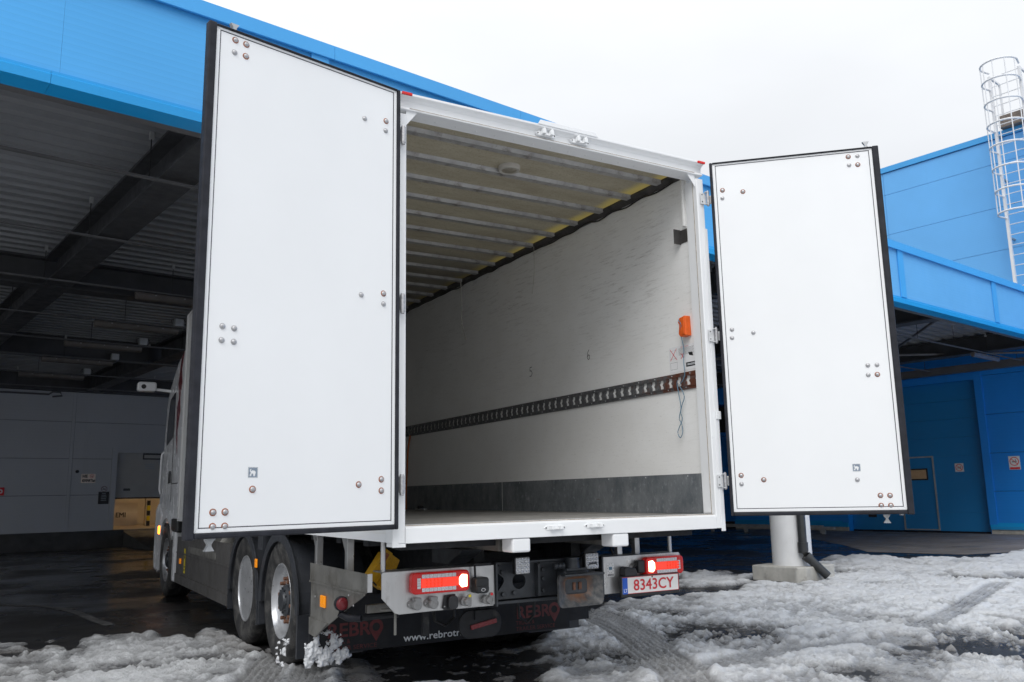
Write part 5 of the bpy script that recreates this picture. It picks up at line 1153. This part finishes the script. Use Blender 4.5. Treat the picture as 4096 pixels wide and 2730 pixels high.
tcn = N(n, 'ShaderNodeTexCoord'); mpn = N(n, 'ShaderNodeMapping'); n.links.new(tcn.outputs['Object'], mpn.inputs[0]); mpn.inputs['Location'].default_value = (-0.245, 4.07, -0.70)
ln_ = N(n, 'ShaderNodeVectorMath', operation='LENGTH'); n.links.new(mpn.outputs[0], ln_.inputs[0])
rr_ = mth(n, 'ADD', ln_.outputs['Value'], mth(n, 'MULTIPLY', mth(n, 'SUBTRACT', noise(n, 22, 6, 0.7), 0.5), 0.16))
c = mixc(n, ramp(n, noise(n, 30, 5), 0.4, 0.65), (0.075, 0.08, 0.086), (0.15, 0.145, 0.14))
c = mixc(n, ramp(n, rr_, 0.05, 0.15, 1, 0), c, (0.24, 0.10, 0.04))
n.links.new(c, b.inputs['Base Color']); b.inputs['Roughness'].default_value = 0.5; b.inputs['Metallic'].default_value = 0.25
part(funnel(), 'funnel_jaw', 'jaw_steel', hb, smooth=50)
part(MB().box(hx0 + 0.02, hx1 - 0.02, hy - 0.055, hy + 0.02, 0.762, 0.777), 'jaw_top', 'coupling_grey', hb, bevel=0.006)
part(MB().box(0.215, 0.235, hy + 0.06, hy + 0.10, 0.66, 0.71).box(0.262, 0.285, hy + 0.06, hy + 0.10, 0.66, 0.71), 'coupling_pin', 'rusty_steel', hb)
part(MB().lathe([(0.80, 0.055), (0.85, 0.05), (0.86, 0.045), (0.875, 0.045), (0.88, 0.02)], (0.245, 0.44, 0), 'z', 18).box(0.16, 0.33, 0.38, 0.50, 0.79, 0.806), 'coupling_head', 'coupling_grey', hb, smooth=40)
part(MB().lathe([(-0.09, 0.018), (-0.07, 0.026), (-0.055, 0.018), (-0.04, 0.026), (-0.025, 0.018), (-0.01, 0.026), (0.0, 0.018)], (0.17, 0.43, 0.825), 'x', 12), 'spring', 'coupling_grey', hb, smooth=40)
part(MB().tube([(0.33, 0.42, 0.79), (0.36, 0.40, 0.83), (0.42, 0.40, 0.832), (0.435, 0.41, 0.80)], 0.012, 8), 'release_handle', 'coupling_grey', hb, smooth=50)
# work lamps
for xc in (-0.185, 0.385):
    zc = 0.845; y0 = 0.40
    w_ = part(prismY(rrect(xc - 0.060, xc + 0.060, zc - 0.058, zc + 0.058, 0.012), y0, y0 + 0.035), 'work_lamp', 'black_plastic', tk, bevel=0.003)
    part(prismY(rrect(xc - 0.053, xc + 0.053, zc - 0.051, zc + 0.051, 0.008), y0 - 0.003, y0 - 0.0005), 'lamp_face', 'clear_lens', w_)
    le = MB()
    for i in range(4):
        for j in range(4): le.lathe([(0.0, 0.0115), (-0.005, 0.011), (-0.007, 0.006), (-0.004, 0.001)], (xc - 0.039 + i * 0.026, y0 - 0.003, zc - 0.039 + j * 0.026), 'y', 10)
    part(le, 'led_cell', 'led_lens', w_, smooth=40)
    part(MB().box(xc - 0.015, xc + 0.015, y0 + 0.036, y0 + 0.10, zc - 0.06, zc - 0.045), 'lamp_bracket', 'chassis_black', w_)
# licence plate
pxa, pxb, pza, pzb = 0.632, 1.152, 0.600, 0.716; py = 0.385
lp = part(MB().box(pxa - 0.012, pxb + 0.012, py, py + 0.022, pza - 0.024, pzb + 0.008), 'licence_plate', 'black_plastic', tk, bevel=0.005)
part(MB().box(pxa, pxb, py - 0.003, py - 0.0005, pza, pzb), 'plate_face', 'plate_white', lp)
bw = 0.004
part(MB().box(pxa, pxb, py - 0.0045, py - 0.0032, pzb - 0.003, pzb).box(pxa + 0.046, pxb, py - 0.0045, py - 0.0032, pza, pza + 0.0025).box(pxb - 0.003, pxb, py - 0.0045, py - 0.0032, pza + 0.003, pzb - 0.0032), 'plate_edge', 'plate_red', lp)
part(MB().box(pxa, pxa + 0.045, py - 0.0045, py - 0.0032, pza, pzb - 0.0032), 'country_band', 'plate_blue', lp)
part(text(MB(), 'LT', (pxa + 0.007, py - 0.0055, pza + 0.012), (1, 0, 0), (0, 0, 1), 0.034, width=0.030, thin=0.001), 'country_code', 'print_white', lp)
part(text(MB(), '8343CY', (pxa + 0.095, py - 0.0058, pza + 0.020), (1, 0, 0), (0, 0, 1), 0.108, width=0.372, thin=0.0022), 'plate_number', 'plate_red', lp)
part(MB().lathe([(-0.003, 0.007), (-0.007, 0.005)], (0.905, py, pzb - 0.008), 'y', 10), 'plate_screw', 'rusty_steel', lp)
# inspection sticker, plate lamp, light cable box
st = part(MB().box(0.548, 0.612, BY - 0.0015, BY - 0.0005, 0.722, 0.815), 'inspection_sticker', 'paper', tk)
part(MB().box(0.566, 0.594, BY - 0.0025, BY - 0.0018, 0.770, 0.790), 'sticker_centre', 'blue_cord', st)
stt = MB()
for k in range(10):
    a = 2 * math.pi * k / 10; stt.add([(0.58 + 0.024 * math.cos(a + d_), BY - 0.0022, 0.780 + 0.029 * math.sin(a + d_)) for d_ in (-0.05, 0.05)] + [(0.58 + 0.030 * math.cos(a + d_), BY - 0.0022, 0.780 + 0.035 * math.sin(a + d_)) for d_ in (0.05, -0.05)], [(0, 1, 2, 3)])
for k in range(5): stt.box(0.556 + k * 0.0105, 0.562 + k * 0.0105, BY - 0.0025, BY - 0.0019, 0.727, 0.741)
part(stt, 'sticker_print', 'print_black', st)
part(MB().prism([(0.655, 0.722), (0.655, 0.775), (0.675, 0.79), (0.76, 0.775), (0.775, 0.735), (0.765, 0.722)], 'y', BY - 0.07, BY - 0.001), 'plate_lamp', 'black_plastic', tk, bevel=0.008)
part(MB().box(0.80, 0.864, BY - 0.045, BY - 0.001, 0.735, 0.825), 'connector_box', 'black_plastic', tk, bevel=0.008)
part(MB().tube([(0.77, BY - 0.03, 0.775), (0.79, BY - 0.03, 0.80), (0.81, BY - 0.03, 0.80), (0.83, BY - 0.03, 0.79)], 0.008, 6).tube([(0.52, 0.6, 0.98), (0.62, 0.58, 0.97), (0.66, 0.55, 0.93), (0.67, 0.53, 0.87)], 0.009, 6), 'cable', 'black_cable', tk, smooth=50)
# mud flap across the rear axle with lettering
my = 1.58
mf = part(MB().box(-1.275, 0.965, my, my + 0.012, 0.205, 0.60), 'mud_flap', 'flap_rubber', tk)
part(MB().box(0.97, 1.20, my + 0.05, my + 0.065, 0.25, 0.60), 'flap_wing', 'flap_rubber', mf)
def rebro(x0, w):
    h = w / 3.2
    mb = text(MB(), 'REBR', (x0, my - 0.002, 0.315), (1, 0, 0), (0, 0, 1), 0.135, width=w * 0.75, thin=0.006)
    c0 = x0 + w * 0.89
    ring(mb, (c0, my - 0.002, 0.365), 0.030, 0.056, (1, 0, 0), (0, 0, 1), (0, 0, 0), 20)
    mb.add([(c0 - 0.045, my - 0.003, 0.332), (c0 + 0.045, my - 0.003, 0.332), (c0, my - 0.003, 0.262)], [(0, 1, 2)])
    text(mb, 'TRUCK &', (x0, my - 0.002, 0.268), (1, 0, 0), (0, 0, 1), 0.044, width=w * 0.42)
    text(mb, 'TRAILER SERVICE', (x0, my - 0.002, 0.222), (1, 0, 0), (0, 0, 1), 0.044, width=w * 0.9)
    part(mb, 'red_lettering', 'print_dull_red', mf)
rebro(-1.15, 0.43); rebro(0.44, 0.42)
part(text(MB(), 'www.rebrotrailer.com', (-0.548, my - 0.0025, 0.236), (1, 0, 0), (0, 0, 1), 0.075, width=0.80, thin=0.002), 'white_lettering', 'print_white', mf)
# rear tow disc hanging under the coupling and air hoses
dk = part(prismY(rrect(-0.475, -0.145, 0.342, 0.535, 0.085), 0.775, 0.80), 'hanging_plate', 'chassis_black', tk, bevel=0.006)
part(MB().obox((-0.39, 0.768, 0.42), (-0.19, 0.768, 0.452), 0.012, 0.03, (0, 0, 1)), 'disc_bar', 'dark_red_lens', dk)
part(MB().box(-0.36, -0.24, 0.76, 0.774, 0.47, 0.53).box(-0.32, -0.28, 0.79, 0.82, 0.5, 0.66), 'disc_mount', 'chassis_black', dk)
part(MB().box(-0.735, -0.69, 0.8, 0.83, 0.39, 0.60), 'hose_post', 'chassis_black', tk)
part(MB().tube([(-0.62, 0.9, 0.6), (-0.6, 0.9, 0.47), (-0.52, 0.9, 0.43), (-0.45, 0.9, 0.48), (-0.44, 0.9, 0.6)], 0.012, 6), 'air_hose', 'black_cable', tk)
part(MB().tube([(0.0, 0.8, 0.6), (0.02, 0.8, 0.45), (0.08, 0.8, 0.41), (0.14, 0.8, 0.46), (0.15, 0.8, 0.6)], 0.010, 6), 'air_hose', 'black_cable', tk)

# --- cab
cabp = [(7.78, 1.0), (9.30, 1.0), (9.42, 1.25), (9.32, 1.95), (9.22, 2.1), (9.10, 2.75), (8.95, 2.95), (8.25, 3.28), (7.70, 3.40)]
rings = []
cm_b = MB()
def cab_section(x, inset): return [(x, 7.74 + (p[0] - 7.74) * (1 - inset * 0.04) if p[0] > 8.6 else p[0], p[1] - (inset * 0.05 if p[1] > 2.9 else 0)) for p in cabp]
secs = [cab_section(-1.235, 0.0), cab_section(-1.18, -1.8), cab_section(-1.0, -3.8), cab_section(1.0, -3.8), cab_section(1.18, -1.8), cab_section(1.235, 0.0)]
k = len(cabp); vs = [v for s_ in secs for v in s_]; fs = [tuple(range(k)), tuple(range(5 * k, 6 * k))]
for r_ in range(5): fs += [(r_ * k + i, r_ * k + (i + 1) % k, (r_ + 1) * k + (i + 1) % k, (r_ + 1) * k + i) for i in range(k)]
cbody = part(cm_b.add(vs, fs), 'cab', 'cab_white', tk, smooth=30, bevel=0.015)
part(MB().prism([(7.55, 3.42), (7.95, 3.30), (8.6, 3.10), (8.9, 2.96), (8.3, 3.36), (7.9, 3.52), (7.55, 3.60)], 'x', -1.15, 1.15), 'roof_fairing', 'cab_white', cbody, bevel=0.03)
part(MB().prism([(7.57, 1.1), (7.765, 1.1), (7.765, 3.30), (7.57, 3.42)], 'x', -1.245, -1.20), 'side_fairing', 'cab_white', cbody, bevel=0.01)
part(MB().prism([(8.42, 2.22), (8.95, 2.13), (9.02, 2.17), (8.93, 2.60), (8.80, 2.80), (8.35, 2.87)], 'x', -1.2405, -1.2355), 'side_window', 'dark_glass', cbody)
part(MB().prism([(7.80, 3.37), (8.0, 3.32), (8.18, 2.95), (8.06, 2.75), (8.20, 2.62), (8.16, 2.2), (8.02, 1.95), (8.08, 2.3), (7.92, 2.55), (8.0, 2.75), (7.86, 2.95), (7.96, 3.15)], 'x', -1.2395, -1.2365), 'red_stripe', 'cab_red', cbody)
part(MB().box(-1.2395, -1.236, 8.36, 8.372, 1.30, 2.85).box(-1.2395, -1.236, 7.85, 8.35, 1.55, 1.562), 'door_gap', 'print_black', cbody)
part(MB().prism([(8.46, 1.58), (8.62, 1.56), (8.63, 1.68), (8.57, 1.74), (8.47, 1.74)], 'x', -1.250, -1.236), 'door_handle', 'black_plastic', cbody, bevel=0.008)
sw = part(MB().box(-1.235, 1.235, 7.80, 9.45, 0.95, 1.0), 'step_panel', 'chassis_black', cbody)
# wheel arch, flare, front bumper corner
part(arc(8.50, 0.50, 0.58, 0.70, R(-18), R(150), -1.262, -0.9), 'wheel_arch', 'cab_white', cbody, smooth=40)
part(MB().prism([(9.16, 0.30), (9.60, 0.30), (9.66, 0.55), (9.62, 1.2), (9.42, 1.3), (9.0, 1.12), (9.13, 0.85), (9.19, 0.5)], 'x', -1.255, 1.255), 'front_bumper', 'cab_white', cbody, bevel=0.04)
part(MB().box(-1.255, -0.95, 7.72, 7.90, 0.25, 1.0), 'rear_flare', 'cab_white', cbody, bevel=0.03)
part(MB().box(-1.262, -0.9, 7.56, 8.05, 0.90, 1.08), 'guard_apron', 'black_plastic', cbody, bevel=0.02)
part(MB().box(-1.290, -1.262, 8.96, 9.06, 0.84, 0.96), 'turn_signal', 'lit_amber', cbody, bevel=0.012)
part(MB().box(-1.275, -1.2555, 8.90, 9.10, 0.82, 0.98), 'signal_housing', 'cab_white', cbody, bevel=0.01)
part(MB().tube([(-1.24, 9.20, 2.05), (-1.265, 9.22, 2.0), (-1.268, 9.27, 1.5), (-1.25, 9.28, 1.42)], 0.014, 8), 'grab_rail', 'cab_white', cbody, smooth=50)
part(MB().obox((-1.22, 8.85, 2.93), (-1.44, 8.90, 2.955), 0.06, 0.04), 'camera_arm', 'cab_white', cbody, bevel=0.008)
mcw = part(MB().prism(rrect(-1.70, -1.44, 2.92, 3.06, 0.04), 'y', 8.82, 8.98), 'camera_pod', 'cab_white', cbody, bevel=0.02, smooth=40)
part(MB().lathe([(0, 0.034), (-0.004, 0.034)], (-1.62, 8.8205, 2.985), 'y', 20), 'camera_lens', 'print_black', cbody)

# ================================================================ loose things on and in the truck
wc = thing('wheel_chock', 'yellow plastic wheel chock hanging tilted behind the rear wheel', 'wheel chock', (-0.95, 1.0, 0.70))
def chock():
    ux = Vector((0.60, 0, -0.42)).normalized(); uz = Vector((0.42, 0, 0.60)).normalized() ; c = Vector((-0.955, 1.0, 0.82))
    return c, ux, uz
c_, ux, uz = chock()
def ch(poly, y0, y1):
    mb = MB(); k = len(poly); vs = [c_ + ux * a + uz * b_ + Vector((0, y, 0)) for y in (y0, y1) for a, b_ in poly]
    return mb.add(vs, [tuple(range(k)), tuple(range(2 * k - 1, k - 1, -1))] + [(i, i + k, (i + 1) % k + k, (i + 1) % k) for i in range(k)])
part(ch([(-0.075, -0.11), (0.075, -0.11), (0.075, 0.03), (0.055, 0.12), (-0.02, 0.12), (-0.075, 0.10)], -0.05, 0.06), 'body', 'yellow_plastic', wc, bevel=0.006)
part(ch([(-0.085, 0.0), (-0.02, 0.0), (-0.02, 0.125), (-0.085, 0.125)], -0.065, -0.0505), 'handle_frame', 'yellow_plastic', wc, bevel=0.004)
part(ch([(-0.066, 0.018), (-0.038, 0.018), (-0.038, 0.105), (-0.066, 0.105)], -0.067, -0.0655), 'handle_slot', 'rust', wc)
for k in range(4): part(ch([(-0.012 + k * 0.02, -0.10), (-0.004 + k * 0.02, -0.10), (-0.004 + k * 0.02, 0.10), (-0.012 + k * 0.02, 0.10)], -0.056, -0.0505), 'rib', 'yellow_plastic', wc)
part(MB().tube([(-1.05, 0.98, 0.76), (-1.04, 0.93, 0.75), (-1.02, 0.93, 0.73)], 0.006, 6), 'strap', 'black_cable', wc)
ob = thing('lashing_block', 'orange plastic block fixed to the white cargo wall, tied with blue cord', 'plastic block', (1.2, 0.2, 2.56))
part(MB().prism([(0.165, 2.49), (0.23, 2.485), (0.25, 2.51), (0.238, 2.58), (0.252, 2.60), (0.235, 2.635), (0.17, 2.645)], 'x', WX - 0.06, WX - 0.001), 'body', 'orange_plastic', ob, bevel=0.006)
part(MB().box(WX - 0.068, WX - 0.0605, 0.175, 0.215, 2.50, 2.63), 'rib', 'orange_plastic', ob, bevel=0.003)
cpts = [(WX - 0.065, 0.235, 2.62), (WX - 0.072, 0.20, 2.57), (WX - 0.05, 0.245, 2.53), (WX - 0.05, 0.232, 2.49), (WX - 0.03, 0.232, 2.40), (WX - 0.03, 0.240, 2.30), (WX - 0.03, 0.236, 2.20), (WX - 0.035, 0.262, 2.15), (WX - 0.03, 0.30, 2.12), (WX - 0.03, 0.27, 2.07), (WX - 0.03, 0.255, 2.02), (WX - 0.03, 0.285, 1.97), (WX - 0.03, 0.305, 1.91), (WX - 0.03, 0.29, 1.86), (WX - 0.03, 0.33, 1.80), (WX - 0.03, 0.35, 1.76), (WX - 0.03, 0.325, 1.72), (WX - 0.03, 0.295, 1.76), (WX - 0.03, 0.30, 1.82), (WX - 0.03, 0.325, 1.87), (WX - 0.03, 0.30, 1.95), (WX - 0.03, 0.315, 2.05), (WX - 0.03, 0.33, 2.14), (WX - 0.04, 0.31, 2.16)]
one(MB().tube(smooth_line(cpts, 4), 0.0032, 6), 'rope', 'blue_cord', 'thin blue cord hanging in a loop below the orange block', 'cord', (1.2, 0.3, 1.72), smooth=60)
one(MB().tube(smooth_line([(1.15, 3.93, 3.77), (1.16, 3.935, 3.55), (1.165, 3.945, 3.32), (1.17, 3.93, 3.24), (1.175, 3.86, 3.07)], 4), 0.007, 6), 'hanging_strap', 'pale_cord', 'pale strap hanging from the cargo ceiling with a kinked end', 'strap', (1.15, 3.9, 3.07), smooth=60)
one(MB().tube(smooth_line([(1.18, 2.35, 3.77), (1.19, 2.37, 3.5), (1.19, 2.42, 3.30)], 4), 0.003, 5), 'hanging_string', 'pale_cord', 'thin string hanging from the cargo ceiling near the marked number 5', 'string', (1.18, 2.35, 3.3), smooth=60)
one(MB().tube(smooth_line([(1.205, 5.52, 2.09), (1.18, 5.53, 1.9), (1.17, 5.54, 1.6), (1.16, 5.55, 1.3), (1.16, 5.54, 1.165), (1.12, 5.6, 1.160)], 4), 0.012, 6), 'orange_strap', 'orange_strap', 'worn orange lashing strap hanging deep inside the cargo box', 'strap', (1.2, 5.5, 1.16), smooth=60)
rt = thing('ratchet', 'small metal strap ratchet lying on the cargo floor', 'ratchet', (1.1, 4.95, 1.151))
part(MB().box(1.07, 1.12, 4.8, 5.05, 1.151, 1.17), 'frame', 'zinc', rt, bevel=0.004); part(MB().lathe([(-0.03, 0.02), (0.03, 0.02)], (1.095, 4.95, 1.185), 'x', 12), 'spool', 'chassis_black', rt, smooth=40)
# snow thrown up onto the flap and tyre
def plaster(name, label, u0, u1, z0, z1, blobs, fn, org, seed, amp=0.035, st=0.005):
    """snow plastered on a surface: bumpy sheet where blobs reach; fn(u, z, d) -> world point"""
    us = np.arange(u0, u1, st); zs_ = np.arange(z0, z1, st); U, Zz = np.meshgrid(us, zs_)
    f = np.zeros(U.shape)
    for (cu_, cz_), r_ in blobs: f = np.maximum(f, 1 - np.hypot(U - cu_, Zz - cz_) / r_)
    nz_ = fbm(U, Zz, 22, seed, 4, 0.6); d = (np.clip(f, 0, 1) ** 0.6) * 0.80 + (nz_ - 0.5) * 2.0 - 0.46
    d2 = fbm(U, Zz, 60, seed + 9, 3, 0.6)
    D = np.where(d > 0, 0.006 + amp * np.minimum(d, 0.8) * (0.5 + d2), -0.01)
    ny_, nx_ = U.shape; ok = D > 0; fm_ = ok[:-1, :-1] | ok[1:, :-1] | ok[:-1, 1:] | ok[1:, 1:]
    mb = MB(); id_ = np.full(U.shape, -1); vs = []
    for i in range(ny_ - 1):
        for j in range(nx_ - 1):
            if fm_[i, j]:
                q = []
                for a_, b_ in ((i, j), (i, j + 1), (i + 1, j + 1), (i + 1, j)):
                    if id_[a_, b_] < 0: id_[a_, b_] = len(mb.v); mb.v.append(tuple(float(x) for x in fn(U[a_, b_], Zz[a_, b_], D[a_, b_])))
                    q.append(int(id_[a_, b_]))
                mb.f.append(tuple(q)); mb.mi.append(0)
    o = one(mb, name, 'clump_snow', label, 'snow', org, smooth=180); o['kind'] = 'stuff'; return o
plaster('caked_snow', 'white snow caked on the left lower corner of the mud flap', -1.31, -0.93, 0.13, 0.42, [((-1.22, 0.27), 0.12), ((-1.10, 0.25), 0.13), ((-1.18, 0.19), 0.13), ((-1.04, 0.20), 0.09), ((-1.27, 0.18), 0.09)], lambda u, z, d: (u, 1.575 - d, z), (-1.2, 1.57, 0.2), 31)
plaster('caked_snow', 'small patch of snow stuck to the rear tyre sidewall', 2.15, 2.60, 0.01, 0.26, [((2.27, 0.15), 0.075), ((2.44, 0.05), 0.04)], lambda u, z, d: (-1.256 - d, u, z), (-1.27, 2.26, 0.15), 77, 0.03)
